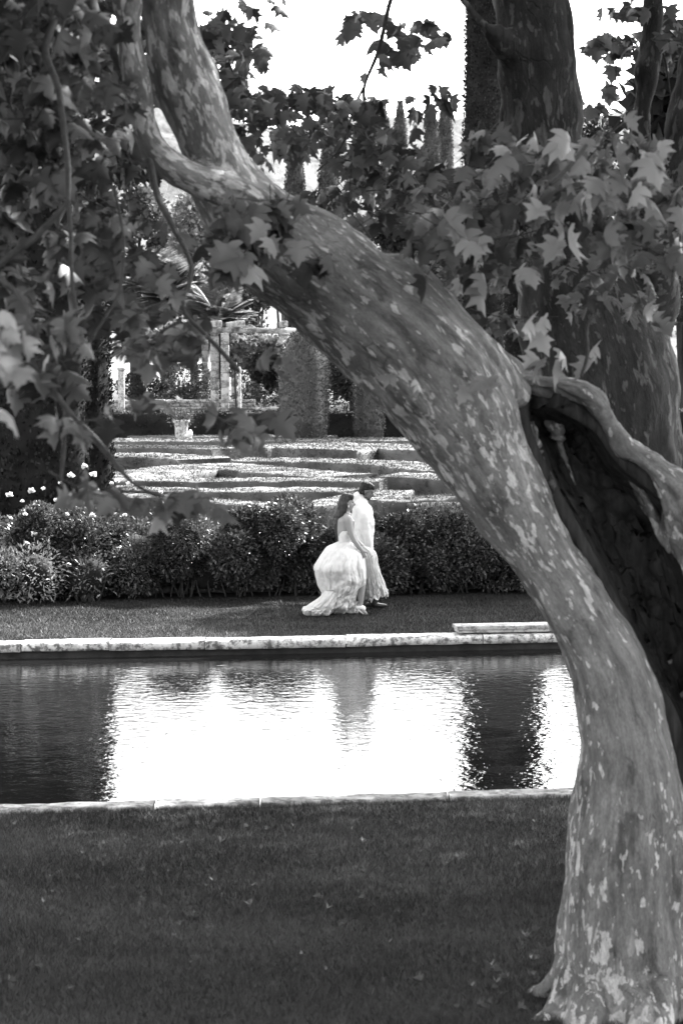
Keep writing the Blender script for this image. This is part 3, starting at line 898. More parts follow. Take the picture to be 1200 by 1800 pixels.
cyp_px('smaller clipped topiary right of the big drum, against the leaning trunk', 648, 61.5, 655, 56, TZ, M['topiary'], 1100, .05, GT, 32, name='topiary', squat=True)

# ------------------------------------------------------------------ clipped hedges
def hedge(name, label, pts, w, h, z0, mat, density, size, group=None, closed=False, seed=0, lump=.02):
    rg = np.random.default_rng(seed)
    pts = np.asarray(pts, float)
    c = spline(pts, 12)
    # resample evenly
    s = np.r_[0, np.cumsum(np.linalg.norm(np.diff(c, axis=0), axis=1))]
    n = max(6, int(s[-1] / .1))
    ss = np.linspace(0, s[-1], n)
    c = np.c_[np.interp(ss, s, c[:, 0]), np.interp(ss, s, c[:, 1])]
    t = norm(np.gradient(c, axis=0)); q = np.c_[-t[:, 1], t[:, 0]]
    if q[0, 1] < 0: q = -q
    hw = w / 2
    prof = [(-hw, 0), (-hw, h * .33), (-hw, h * .66), (-hw, h * .93), (-hw * .93, h), (-hw * .45, h), (0, h), (hw * .45, h), (hw * .93, h), (hw, h * .93), (hw, h * .5), (hw, 0)]
    m = len(prof)
    O = c.mean(0)
    V = np.empty((n, m, 3))
    for k, (d, z) in enumerate(prof):
        V[:, k, :2] = c + q * d
        V[:, k, 2] = z
    V = V.reshape(-1, 3)
    nz = fbm(np.c_[V[:, :2], V[:, 2]], 3.0, seed, 3)
    V[:, 2] += nz * lump * (V[:, 2] > .01)
    V[:, :2] += np.repeat(q, m, 0) * (nz * lump)[:, None]
    F = np.array([[a * m + b, (a + 1) * m + b, (a + 1) * m + b + 1, a * m + b + 1] for a in range(n - 1) for b in range(m - 1)])
    caps = np.array([[e * m + a, e * m + b, e * m + b2, e * m + a2] for e in (0, n - 1) for a, b, b2, a2 in ((0, 1, 10, 11), (1, 3, 9, 10), (3, 4, 8, 9), (4, 5, 7, 8))])
    # sprigs
    length = s[-1]
    N = int(length * (w + 2 * h) * density)
    u = rg.uniform(0, n - 1.001, N); a = u.astype(int); fu = u - a
    per = rg.uniform(0, w + 2 * h, N)
    side = np.where(per < h, 0, np.where(per < h + w, 1, 2))
    d = np.where(side == 0, -hw, np.where(side == 1, per - h - hw, hw))
    z = np.where(side == 0, per, np.where(side == 1, h, per - h - w))
    ci = c[a] * (1 - fu[:, None]) + c[a + 1] * fu[:, None]
    qi = q[a]
    jit = rg.uniform(-.75, .22, N) * size
    outn = np.where(side[:, None] == 1, [0, 0, 1], np.c_[qi * np.where(side == 0, -1, 1)[:, None], np.zeros(N)])
    pos = np.c_[ci + qi * d[:, None], z] + outn * jit[:, None]
    tip = norm(outn * .35 + rg.normal(0, .8, (N, 3)))
    lv = scatter(DIAMOND, pos, tip, norm(rg.normal(0, .45, (N, 3)) + outn * .8 + [0, 0, .35]), rg.uniform(.6, 1.4, N) * size, 1.3)
    nc = int(w * h * density); capl = []
    for e, sg in ((0, -1), (n - 1, 1)):
        d_ = rg.uniform(-hw, hw, nc); z_ = rg.uniform(0, h, nc); tt = np.r_[t[e], 0] * sg
        pos_ = np.c_[c[e] + q[e] * d_[:, None], z_] + tt * (rg.uniform(-.5, .4, nc) * size)[:, None]
        capl.append(scatter(DIAMOND, pos_, norm(tt + [0, 0, .3] + rg.normal(0, .6, (nc, 3))), norm(rg.normal(0, 1, (nc, 3)) + [0, 0, .6]), rg.uniform(.6, 1.4, nc) * size, 1.3))
    v, f = join([(V, [F, caps]), lv] + capl)
    v = v - [O[0], O[1], 0]
    o = link(name, mesh(name, v, f, False), None, mat)
    o.location = (float(O[0]), float(O[1]), z0)
    return tag(o, label, 'hedge', group)

def HP(l, z=1.2):
    return [G(x, y, z)[:2] for x, y in l]
GH = 'low clipped box hedges of the maze'
def zz(l): return HP([(200 + .55 * a, 720 + .55 * b) for a, b in l])
HED = [
 ('box hedge at the very back of the maze in front of the dark back hedge', zz([(-260, 82), (0, 81), (200, 82), (420, 83), (700, 86)]), .8),
 ('long straight box hedge just in front of the urn and topiary', zz([(-260, 98), (100, 96), (450, 96), (900, 94), (1300, 96)]), 1.5),
 ('box hedge strip with scalloped end, back left of the maze', zz([(-260, 118), (60, 117), (200, 118), (370, 124)]), 1.1),
 ('box hedge bulging to the right, in the back of the maze', zz([(640, 126), (760, 116), (900, 115), (1050, 124), (1300, 128)]), 1.9),
 ('short box hedge in the middle of the back half of the maze', zz([(420, 118), (520, 112), (600, 110), (760, 106)]), 1.0),
 ('box hedge running left below the scalloped strip', zz([(-260, 146), (0, 144), (160, 147), (290, 156)]), 1.2),
 ('long box hedge crossing the middle of the maze', zz([(400, 158), (560, 160), (760, 164), (900, 172), (1040, 188), (1300, 200)]), 1.1),
 ('box hedge arching over the dark gap in the middle of the maze', zz([(-200, 215), (60, 206), (180, 192), (330, 178), (480, 190), (640, 204), (760, 210)]), 1.25),
 ('narrow box hedge directly below the arched one', zz([(-260, 216), (160, 224), (420, 222), (640, 222), (860, 224)]), .75),
 ('box hedge just behind the couple, dark front lens shape', zz([(-100, 246), (270, 257), (450, 256), (620, 254), (770, 257)]), .8),
 ('curving box hedge sagging in the front of the maze', zz([(-200, 266), (180, 278), (300, 290), (500, 303), (650, 297), (780, 278), (900, 258)]), .6),
 ('tall square-ended box hedge at the right of the maze', zz([(885, 207), (960, 209), (1050, 214), (1160, 222)]), 1.0),
 ('low box hedge in front of the square-ended one', zz([(800, 288), (935, 283), (1060, 278), (1200, 274), (1340, 276)]), .7),
 ('narrow box hedge at the front right under the leaning trunk', zz([(960, 303), (1080, 300), (1240, 298)]), .5),
]
for nm_, a_, w_ in (('backmost', 98, 1.4), ('second from the back', 128, 1.2), ('third from the back', 168, 1.1), ('fourth from the back', 206, 1.0), ('second from the front', 246, .8), ('frontmost', 286, .6)):
    HED.append(('box hedge running on to the right behind the plane trunks, ' + nm_, zz([(1345, a_), (1700, a_ + 3), (2100, a_ - 2)]), w_))
for k, (lb, pl, w) in enumerate(HED):
    yy = np.mean([p[1] for p in pl])
    hedge('box_hedge', lb, pl, w * 1.12, .38, TZ, M['hedge'], 1500 if yy < 45 else 800, .024 if yy < 45 else .034, GH, seed=40 + k, lump=.03)
xs = np.linspace(-14, 14, 5)
hedge('yew_hedge', 'tall dark clipped hedge along the back of the maze', [(x, 63.0 + B * x) for x in xs], 1.0, .95, TZ, M['hedge_dark'], 420, .05, seed=70, lump=.02)

# ------------------------------------------------------------------ shrub border behind the couple
def shrub(name, label, cat, x0, x1, ya, depth, ztop, mat, n, size, group, seed, tmpl=OVAL, flowers=0, base=.05, wide=1.0):
    rg = np.random.default_rng(seed)
    cx = (x0 + x1) / 2
    root = thing(name, label, cat, (cx, ya + B * cx, 0), group)
    hw = (x1 - x0) / 2
    # rounded lumps
    K = max(5, int((x1 - x0) * 6))
    cen = np.c_[rg.uniform(-hw * .92, hw * .92, K), rg.uniform(-.1, depth, K), rg.uniform(.25, ztop - .2, K)]
    rad = rg.uniform(.22, .42, K)
    core = []
    for c, r in zip(cen, rad):
        core.append(ellipsoid(c, (r * .6, r * .6, r * .6), None, 8, 6))
    core.append(ellipsoid((0, depth * .6, ztop * .42), (hw * .85, depth * .4, ztop * .34), None, 16, 8))
    k = rg.integers(0, K, n)
    d = norm(rg.normal(0, 1, (n, 3)) + [0, -.55, .35])
    pos = cen[k] + d * (rad[k] * rg.uniform(.72, 1.12, n))[:, None]
    pos[:, 2] = np.where(pos[:, 2] < base, rg.uniform(base, .4, n), pos[:, 2])
    # sprays: leaves of one shoot point roughly together
    tip = norm(d + rg.normal(0, .55, (n, 3)) + [0, 0, .15])
    nr = norm(rg.normal(0, .6, (n, 3)) + [0, -.3, .9])
    v, f = scatter(tmpl, pos, tip, nr, rg.uniform(.6, 1.25, n) * size, wide)
    link('foliage', mesh('foliage', v, f, False), root, mat)
    v, f = join(core)
    link('dark_core', mesh('dark_core', v, f), root, M['core'])  # solid dark lumps standing for the shade between leaves, not branches
    st = []
    for q in range(10):
        x = rg.uniform(-hw * .8, hw * .8)
        st.append(tube([(x, depth * .4, -.05), (x + rg.normal(0, .1), depth * .3, .4), (x + rg.normal(0, .2), depth * .2, ztop * .8)], [.015, .01, .004], 5, sm=2))
    v, f = join(st)
    link('stems', mesh('stems', v, f), root, M['twig'])
    return root, cen, rad

def flower(parent, p, s, seed):
    rg = np.random.default_rng(seed)
    n = 16
    th = rg.uniform(0, 2 * math.pi, n); el = rg.uniform(-.1, 1.2, n)
    d = np.c_[np.cos(th) * np.cos(el), np.sin(th) * np.cos(el), np.sin(el)]
    tip = norm(d + [0, -.4, .1])
    v, f = scatter(OVAL, np.tile(p, (n, 1)), tip, norm(np.cross(tip, rg.normal(0, 1, (n, 3)))), rg.uniform(.7, 1, n) * s, 2.2)
    link('flower', mesh('flower', v, f, False), parent, M['petal'])

SB = 34.0
GS = 'leafy shrubs in the border behind the couple'
def xw(px, Y=34.0): return (px - 600) / pm(Y)
sh = [('leafy dark shrub at the left end of the border under the roses', -60, 150, 1.12, 'shrub', 15000),
      ('dense dark shrub left of the middle of the border', 280, 440, 1.22, 'shrub', 17000),
      ('leafy shrub a little left of the bride', 400, 535, 1.22, 'shrub', 15000),
      ('leafy shrub directly behind the bride', 500, 660, 1.18, 'shrub', 16000),
      ('loose leafy shrub right of the groom', 640, 800, 1.12, 'shrub', 16000),
      ('leafy shrub at the foot of the leaning trunk, right end of the border', 765, 910, 1.08, 'shrub', 15000),
      ('leafy shrub hidden mostly behind the leaning trunk', 900, 1060, .95, 'shrub', 8000),
      ('leafy shrub just right of the leaning trunk, behind the hollow', 1050, 1190, 1.1, 'shrub', 9000),
      ('leafy shrub in the border beyond the right edge, nearer one', 1180, 1330, 1.05, 'shrub', 9000),
      ('leafy shrub in the border beyond the right edge, farther one', 1320, 1480, 1.1, 'shrub', 9000),
      ('leafy shrub in the border beyond the left edge', -230, -50, 1.1, 'shrub', 9000)]
for k, (lb, a, b, zt, m, n) in enumerate(sh):
    shrub('leafy_shrub', lb, 'shrub', xw(a), xw(b), SB, .7, zt, M[m], int(n * 1.3), .056, GS, 100 + k, wide=1.3)
shrub('clipped_shrub', 'long continuous row of dark leafy shrub closing the back of the border', 'shrub', xw(-180), xw(1450), SB + .45, .4, 1.12, M['shrub'], 76000, .06, None, 119, wide=1.3)
root, cen, rad = shrub('rose_bush', 'rose bush with scattered white blooms at the left of the border', 'rose bush', xw(-80), xw(330), SB + .25, .8, 1.3, M['rose_leaf'], 26000, .06, None, 120)
for k, (px, py) in enumerate([(150, 822), (76, 860), (106, 850), (165, 835), (197, 850), (232, 848), (228, 853), (207, 846), (270, 843), (163, 908), (170, 866), (118, 905), (60, 940), (45, 905), (20, 912), (199, 903), (220, 906), (283, 866), (18, 872), (98, 880), (172, 862), (56, 865), (40, 882), (262, 842), (125, 838)]):
    p = P(px, py, 33.85 + (px - 600) / 125 * B) - np.array(root.location)
    flower(root, p, [.045, .075][k % 3 == 0] , 300 + k)
shrub('pale_shrub', 'pale glossy narrow-leaved shrub low at the left end of the border', 'shrub', xw(-60), xw(128), SB - .35, .4, .78, M['shrub_pale'], 4200, .075, None, 130, base=.08, wide=.8)
shrub('pale_shrub', 'pale narrow-leaved young plant between the low pale shrub and dark shrubs', 'shrub', xw(140), xw(185), SB - .3, .2, .62, M['shrub'], 700, .08, None, 131, base=.08, wide=.7)
shrub('leafy_shrub', 'dark shrub filling the border below the rose blooms', 'shrub', xw(110), xw(350), SB + .1, .7, 1.14, M['shrub'], 24000, .055, GS, 132)

# retaining wall of rough stones behind the border
def stone_wall(name, label, x0, x1, yb, z0, z1, mat, sw, shh, th, seed):
    rg = np.random.default_rng(seed)
    parts = []
    z = z0
    while z < z1 - .01:
        hh = min(shh * rg.uniform(.75, 1.25), z1 - z)
        if z1 - z - hh < .04: hh = z1 - z
        x = x0
        while x < x1:
            L = sw * rg.uniform(.6, 1.6)
            v, f = box(x + .006, min(x + L, x1) - .006, yb + rg.uniform(-.03, .02), yb + th, z + .006, z + hh - .006)
            v = v + rg.normal(0, .008, v.shape)
            v[:, 1] += B * v[:, 0]
            parts.append((v, f)); x += L
        z += hh
    v, f = box(x0, x1, yb + .05, yb + th - .05, z0 - .1, z1 - .03)
    v[:, 1] += B * v[:, 0]
    parts.append((v, f))
    v, f = join(parts)
    O = np.array([(x0 + x1) / 2, yb, 0])
    o = link(name, mesh(name, v - O, f, False), None, mat)
    o.location = O.tolist()
    bevel(o, .012, 1)
    return tag(o, label, 'wall')
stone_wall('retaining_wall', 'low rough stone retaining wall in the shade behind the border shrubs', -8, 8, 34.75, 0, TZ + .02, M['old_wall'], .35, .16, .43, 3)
stone_wall('stone_wall', 'low dry stone wall behind the pale path left of the pergola', -14, -2.6, 73.5, UZ, UZ + .45, M['wall_stone'], .5, .11, .5, 4)

# ------------------------------------------------------------------ pergola, posts, urn
perg = thing('pergola', 'stone pillar pergola with flat beams beyond the back hedge', 'pergola', P(400, 725, 74) * [1, 1, 0] + [0, 0, UZ])
ox, oy, _ = perg.location
def pillar(px, Y, w, top):
    x = (px - 600) / pm(Y)
    parts = []
    z = 0
    rg = np.random.default_rng(int(px))
    while z < top:
        hh = min(rg.uniform(.3, .5), top - z)
        e = rg.uniform(-.008, .008)
        parts.append(box(x - w / 2 - e - ox, x + w / 2 + e - ox, Y - w / 2 - oy - e, Y + w / 2 - oy + e, z + .004, z + hh - .004)); z += hh
    v, f = join(parts)
    bevel(link('pillar', mesh('pillar', v, f, False), perg, M['pillar']), .012, 1)
TOP = 2.45
for px, Y, w in ((361, 78, .20), (378, 73, .25), (396, 72, .24), (412, 76, .18), (500, 73.5, .32), (300, 78, .3), (512, 79, .3)):
    pillar(px, Y, w, TOP)
def beam(pa, Ya, pb, Yb, z0, z1, wd, nm='beam'):
    a = np.array([(pa - 600) / pm(Ya) - ox, Ya - oy]); b = np.array([(pb - 600) / pm(Yb) - ox, Yb - oy])
    t = (b - a) / np.linalg.norm(b - a); q = np.array([-t[1], t[0]]) * wd / 2
    V = [(*(p + s * q), z) for p in (a, b) for s in (-1, 1) for z in (z0, z1)]
    F = np.array([[0, 1, 3, 2], [4, 6, 7, 5], [0, 4, 5, 1], [2, 3, 7, 6], [0, 2, 6, 4], [1, 5, 7, 3]])
    bevel(link(nm, mesh(nm, V, F, False), perg, M['beam']), .015, 1)
beam(338, 72.5, 530, 74.5, TOP, TOP + .16, .26)
beam(280, 78, 530, 79, TOP, TOP + .16, .26)
beam(385, 71.0, 350, 80, TOP + .165, TOP + .36, .2, 'cross_beam')
beam(425, 71.0, 400, 80, TOP + .165, TOP + .36, .2, 'cross_beam')
beam(500, 72.4, 492, 80, TOP + .165, TOP + .36, .2, 'cross_beam')
beam(318, 72.8, 290, 80, TOP + .165, TOP + .36, .2, 'cross_beam')

def leafy(name, label, cat, blobs, n, size, mat, seed, loc, tmpl=SMALLLOBE, group=None, stemline=None, up=.2, part='foliage'):
    """blobs: (x,y,z,rx,ry,rz) world"""
    rg = np.random.default_rng(seed)
    root = thing(name, label, cat, loc, group)
    bl = np.array(blobs)
    vol = bl[:, 3] * bl[:, 5] + .001
    k = rg.choice(len(bl), n, p=vol / vol.sum())
    d = norm(rg.normal(0, 1, (n, 3)))
    pos = bl[k, :3] + d * bl[k, 3:] * (rg.uniform(.25, 1, n) ** .4)[:, None]
    tip = norm(d + rg.normal(0, .7, (n, 3)) + [0, 0, up])
    v, f = scatter(tmpl, pos, tip, norm(rg.normal(0, 1, (n, 3)) + [0, 0, .5]), rg.uniform(.6, 1.3, n) * size)
    link(part, mesh(part, rel(v, root), f, False), root, mat)
    for pts, rad in (stemline or []):
        v, f = tube(pts, rad, 7, sm=4)
        link('stem', mesh('stem', rel(v, root), f), root, M['twig'])
    return root
def pb(px, py, Y, rx, ry=None, rz=None):
    p = P(px, py, Y); return (p[0], p[1], p[2], rx, ry or rx, rz or rx)
leafy('climbing_vine', 'leafy climbing vine hanging from the pergola beam', 'vine', [pb(425, 605, 72.6, .5, .3, .22), pb(450, 603, 72.8, .5, .3, .2), pb(478, 606, 73, .45, .3, .2), pb(410, 618, 72.6, .3, .3, .3), pb(405, 640, 73, .12, .2, .4)],
      1500, .13, M['tree_b'], 5, P(415, 725, 72.5), stemline=[([P(416, 726, 72.5), P(413, 660, 72.4), P(417, 612, 72.5)], [.03, .025, .015])])
leafy('climbing_vine', 'pale climber over the left part of the pergola roof', 'vine', [pb(300, 590, 76, .9, .6, .4), pb(330, 575, 76, .7, .6, .3), pb(290, 625, 77, .5, .5, .4), pb(250, 600, 76, .7, .6, .5)],
      1800, .13, M['tree_b'], 6, P(300, 725, 76.5), stemline=[([P(300, 726, 76.5), P(297, 650, 76.4), P(300, 600, 76)], [.03, .025, .015])])

post = thing('garden_post', 'pale weathered stone post at the left beside the dry stone wall', 'post', P(214, 712, 71) )
x, y, z = post.location
v, f = box(-.09, .09, -.09, .09, UZ - z, 1.35 + UZ - z)
v2, f2 = box(-.12, .12, -.12, .12, 1.352 + UZ - z, 1.45 + UZ - z)
bevel(link('shaft', mesh('shaft', v, f, False), post, M['urn']), .02, 2); bevel(link('cap', mesh('cap', v2, f2, False), post, M['urn']), .02, 2)
post = thing('garden_post', 'thin pale post just right of the pergola pillars', 'post', P(421, 725, 70.5))
z = post.location[2]
v, f = tube([(0, 0, UZ - z), (.01, 0, .6), (0, 0, 1.3)], [.055, .045, .035], 8)
link('shaft', mesh('shaft', v, f), post, M['urn'])

def lathe(prof, seg=28):
    V = np.array([(r * math.cos(a), r * math.sin(a), z) for r, z in prof for a in np.linspace(0, 2 * math.pi, seg, endpoint=False)])
    F = np.array([[a * seg + b, a * seg + (b + 1) % seg, (a + 1) * seg + (b + 1) % seg, (a + 1) * seg + b] for a in range(len(prof) - 1) for b in range(seg)])
    return V, [F]
up_ = P(319, 766, 60.2)
urn = thing('planter_urn', 'pale flared clay planter standing on the maze before the back hedge', 'planter', (up_[0], up_[1], TZ))
hz = P(319, 738, 60.2)[2] - TZ
v, f = lathe([(.0, 0), (.14, 0), (.15, .04), (.15, hz * .45), (.15, hz * .47), (.165, hz * .8), (.18, hz * .9), (.21, hz * .92), (.215, hz), (.17, hz), (.15, hz - .08), (0, hz - .08)])
link('pot', mesh('pot', v, f), urn, M['urn'])
n = 500
pos = RNG.normal(0, 1, (n, 3)) * [.13, .13, .09] + [0, 0, hz + .04]
v, f = scatter(OVAL, pos, rdir(n, .5), rdir(n, .6), RNG.uniform(.05, .09, n))
link('foliage', mesh('foliage', v, f, False), urn, M['tree_a'])
urn2 = thing('garden_statue', 'small white stone lump at the right foot of the clay planter', 'ornament', (up_[0] + .24, up_[1] - .3, TZ))
v, f = join([ellipsoid((0, 0, .5), (.06, .06, .1)), ellipsoid((-.06, 0, .44), (.1, .06, .05)), tube([(0, 0, 0), (0, 0, .45)], [.05, .04], 10)])
link('stone', mesh('stone', v, f), urn2, M['petal'])

# ------------------------------------------------------------------ trees behind the garden
def tree(label, px, Y, top, wpx, base_frac, n, size, mat, seed, group, tmpl=DIAMOND, z0=UZ, name='broadleaf_tree', lumps=16):
    rg = np.random.default_rng(seed)
    tp = P(px, top, Y); x = tp[0]; h = tp[2] - z0; w = wpx / 2 / pm(Y)
    root = thing(name, label, 'tree', (x, Y, z0), group)
    zb = h * base_frac
    cen = []
    for _ in range(lumps):
        u = rg.uniform(0, 1)
        zc = zb + (h - zb) * (.12 + .76 * u)
        ww = w * math.sin(math.pi * (.18 + .68 * u)) * .78
        a = rg.uniform(0, 2 * math.pi); q = math.sqrt(rg.uniform(0, 1))
        cen.append((ww * q * math.cos(a), ww * q * math.sin(a), zc))
    cen.append((0, 0, h - w * .28))
    cen = np.array(cen); rad = rg.uniform(.25, .48, len(cen)) * min(w, (h - zb) * .5)
    k = rg.integers(0, len(cen), n)
    d = norm(rg.normal(0, 1, (n, 3)))
    pos = cen[k] + d * (rad[k] * rg.uniform(.3, 1.08, n) ** .6)[:, None]
    tip = norm(d + rg.normal(0, .7, (n, 3)))
    v, f = scatter(tmpl, pos, tip, norm(rg.normal(0, 1, (n, 3)) + [0, 0, .5]), rg.uniform(.6, 1.3, n) * size, 1.4)
    link('crown', mesh('crown', v, f, False), root, mat)
    parts = [tube([(0, 0, -.2), (rg.normal(0, .1), 0, zb + .1), (0, 0, h * .75)], [w * .09, w * .07, w * .02], 9)]
    for c in cen[:9]:
        parts.append(tube([(0, 0, zb * .8), (c[0] * .5, c[1] * .5, (zb + c[2]) / 2), tuple(c)], [w * .04, w * .03, w * .01], 6))
    v, f = join(parts)
    link('trunk', mesh('trunk', v, f), root, M['twig'])
    return root
GB = 'trees behind the pergola'
T = [('dark broad tree at the far left behind the cypresses', 60, 92, 120, 330, .2, 12000, .22, 'tree_c'),
     ('dark round tree seen between the left cypress and the bent limb', 245, 96, 250, 170, .2, 9000, .2, 'tree_a'),
     ('pale sunlit tree low under the bent limb', 345, 88, 335, 190, .25, 9000, .17, 'tree_b'),
     ('pale bushy tree directly behind the pergola', 450, 84, 430, 180, .1, 8000, .16, 'tree_a'),
     ('dark tree right behind the big drum topiary', 590, 90, 395, 130, .1, 8000, .17, 'tree_a'),
     ('dark dense tree behind the upper bend of the trunk', 690, 88, 350, 150, .1, 9000, .17, 'tree_c'),
     ('dark dense tree left of the upright plane', 790, 84, 330, 170, .1, 10000, .17, 'tree_c'),
     ('leafy tree low behind the leaning trunk', 850, 76, 440, 180, .05, 9000, .14, 'tree_a'),
     ('low dark tree hidden behind the widest bend of the trunk', 500, 76, 400, 150, .05, 8000, .15, 'tree_c'),
     ('dark low tree behind the trunk, left of the smaller topiary', 620, 77, 440, 140, .05, 8000, .15, 'tree_c'),
     ('dark low tree behind the trunk, right of the smaller topiary', 730, 77, 455, 160, .05, 8000, .15, 'tree_c'),
     ('dark round tree filling the gap between the upright plane and its thin limb', 1050, 100, 205, 190, .2, 10000, .2, 'tree_c'),
     ('pale loose tree at the right edge behind the thin limb', 1165, 105, 70, 150, .2, 9000, .2, 'tree_b'),
     ('tall dark tree at the right edge low behind the plane trunks', 1200, 80, 260, 240, .05, 10000, .2, 'tree_c')]
for k, (lb, px, Y, top, w, bf, n, s, m) in enumerate(T):
    tree(lb, px, Y, top, w, bf, n, s, M[m], 200 + k, GB)

# feathery tree with long narrow fronds
def frond_tree(label, px, Y, top, wpx, n, seed, z0=UZ):
    rg = np.random.default_rng(seed)
    tp = P(px, top, Y); h = tp[2] - z0; w = wpx / 2 / pm(Y)
    root = thing('palm_tree', label, 'palm', (tp[0], Y, z0), 'feathery palms behind the pergola')
    V = []
    hc = h * .62
    for q in range(n):
        a = rg.uniform(0, 2 * math.pi); el = rg.uniform(-.5, 1.3)
        L = w * rg.uniform(.85, 1.15)
        d = np.array([math.cos(a) * math.cos(el), math.sin(a) * math.cos(el), math.sin(el)])
        m = 52
        t = np.linspace(.12, 1, m)
        c = np.array([0, 0, hc]) + d * (t * L)[:, None] + np.array([0, 0, -1.0]) * (t ** 2 * L * .35 * max(.2, math.cos(el)))[:, None]
        tg = norm(np.gradient(c, axis=0)); sd_ = norm(np.cross(tg, [0, 0, 1.0]))
        for s in (-1, 1):
            V.append(scatter(DIAMOND, c, norm(tg * .8 + sd_ * s + [0, 0, -.25]), norm(np.cross(tg, sd_) + rg.normal(0, .3, (m, 3))), .40 * L * np.sin(np.pi * (.15 + .75 * t)), .07))
    v, f = join(V)
    link('fronds', mesh('fronds', v, f, False), root, M['frond'])
    v, f = tube([(0, 0, -.2), (.05, 0, hc * .5), (0, 0, hc)], [.22, .18, .2], 12)
    link('trunk', mesh('trunk', v, f), root, M['twig'])
frond_tree('feathery palm with arching fronds above the left of the pergola', 290, 82, 410, 190, 70, 61)
frond_tree('feathery palm with drooping fronds above the pergola beam', 385, 80, 470, 170, 66, 62)
frond_tree('low feathery palm at the left beside the cypress', 235, 80, 520, 110, 50, 63)
leafy('broadleaf_bush', 'glossy bush growing left of the pergola pillars', 'bush', [pb(330, 665, 76, .8, .6, .5), pb(350, 690, 76, .6, .5, .3), pb(310, 700, 76, .6, .5, .3)], 2600, .12, M['tree_a'], 15, P(335, 725, 76), tmpl=OVAL)
leafy('broadleaf_bush', 'pale bush seen between the pergola pillars and the drum topiary', 'bush', [pb(455, 650, 78, .9, .6, .8), pb(470, 690, 77, .8, .5, .4), pb(435, 700, 76, .5, .5, .3)], 3600, .12, M['tree_a'], 16, P(455, 725, 77), tmpl=OVAL)
leafy('broadleaf_bush', 'dark low bush behind the dry stone wall', 'bush', [pb(245, 680, 77, .8, .5, .45), pb(275, 690, 77, .6, .5, .3)], 2400, .1, M['tree_c'], 17, P(255, 712, 77), tmpl=OVAL)
leafy('broadleaf_bush', 'dark bushes between the two drum topiaries', 'bush', [pb(600, 660, 74, .9, .5, 1.2), pb(630, 640, 76, .9, .5, 1.2), pb(700, 620, 76, 1.2, .6, 1.6)], 5000, .12, M['tree_c'], 18, P(610, 725, 75), tmpl=OVAL)

# trees at the right, out of the frame, that keep the couple's lawn in shade
GR = 'evergreen oaks at the right behind the border'
for k, (x, y, h, r) in enumerate([(9.0, 41.5, 13.5, 3.2), (12.5, 45.0, 15, 3.6), (7.0, 37.2, 10.5, 2.4), (15.5, 51.5, 15, 3.4)]):
    px_ = 600 + x / y * FOC
    tree(['evergreen oak nearest the border at the right', 'broad evergreen oak behind the nearest one at the right', 'small evergreen oak beside the pool end at the right', 'evergreen oak farthest back at the right'][k],
         px_, y, 600 - (h - 3.6) * pm(y), 2 * r * pm(y), .18, 12000, .3, M['tree_c'], 400 + k, GR, z0=0.3, name='evergreen_oak', lumps=26)

# stone slab on the far edge
a, b = G(800, 1108, .09), G(968, 1105, .09)
slab = thing('stone_slab', 'long pale stacked slab lying on the far pool edge left of the leaning trunk', 'slab', (float(a[0]), yf(a[0]) - .18, .058))
L = 1.55
for (x0, x1, y0, y1, z0, z1, nm) in ((.02, L, -.12, .16, 0, .035, 'lower_board'), (0, L + .02, -.14, .18, .038, .085, 'upper_board')):
    v, f = box(x0, x1, y0, y1, z0, z1, YAW, (0, 0))
    bevel(link(nm, mesh(nm, v, f, False), slab, M['slab']), .006, 2)

# fallen leaves on the lawn
first = None
FL = [(438, 1568), (362, 1568), (345, 1618), (560, 1590), (370, 1655), (600, 1636), (430, 1462), (515, 1462), (390, 1485), (20, 1458), (860, 1454), (740, 1738), (925, 1660), (305, 1656), (95, 1578), (708, 1110), (240, 1482), (640, 1545)] + [(float(RNG.uniform(5, 960)), float(1450 + 330 * RNG.uniform(0, 1) ** 1.3)) for _ in range(34)] + [(float(RNG.uniform(800, 985)), float(RNG.uniform(1640, 1795))) for _ in range(26)]
for k, (px, py) in enumerate(FL):
    g = G(px, py)
    n = 1
    s = RNG.uniform(.05, .09)
    if first is None:
        v, f = LOBED
        v = v.copy() * .055; v[:, 2] *= -2.5; v[:, 2] -= v[:, 2].min()
        first = link('fallen_leaf', mesh('fallen_leaf', v, f, False), None, M['plane_leaf'])
        o = first
    else:
        o = first.copy(); S.collection.objects.link(o)
    o.location = (g[0], g[1], .035)
    o.rotation_euler = (RNG.uniform(-.5, .5), RNG.uniform(-.5, .5), RNG.uniform(0, 6.28))
    q = RNG.uniform(.45, 1.1); o.scale = (q, q, q)
    tag(o, 'dry plane leaf lying on the near lawn', 'leaf', 'fallen leaves scattered on the grass')
    if k == 15: tag(o, 'dry leaf standing on the far lawn right of the couple')
    if k == 9: tag(o, 'large dry leaf at the left edge below the near coping')
# ------------------------------------------------------------------ the couple
def zc(zx, zy, Y):
    return P(500 + zx / 5, 820 + zy / 5, Y)
def man_unit(Y): return 1 / (5 * pm(Y))

def chain(spec, Y, seg=14, flat=1.0, ref=(0, 1, 0)):
    """spec rows: zoom x, zoom y, radius in metres, depth offset"""
    return tube([zc(a, b, Y + d) for a, b, r, d in spec], [r for a, b, r, d in spec], seg, flat, ref, 5)

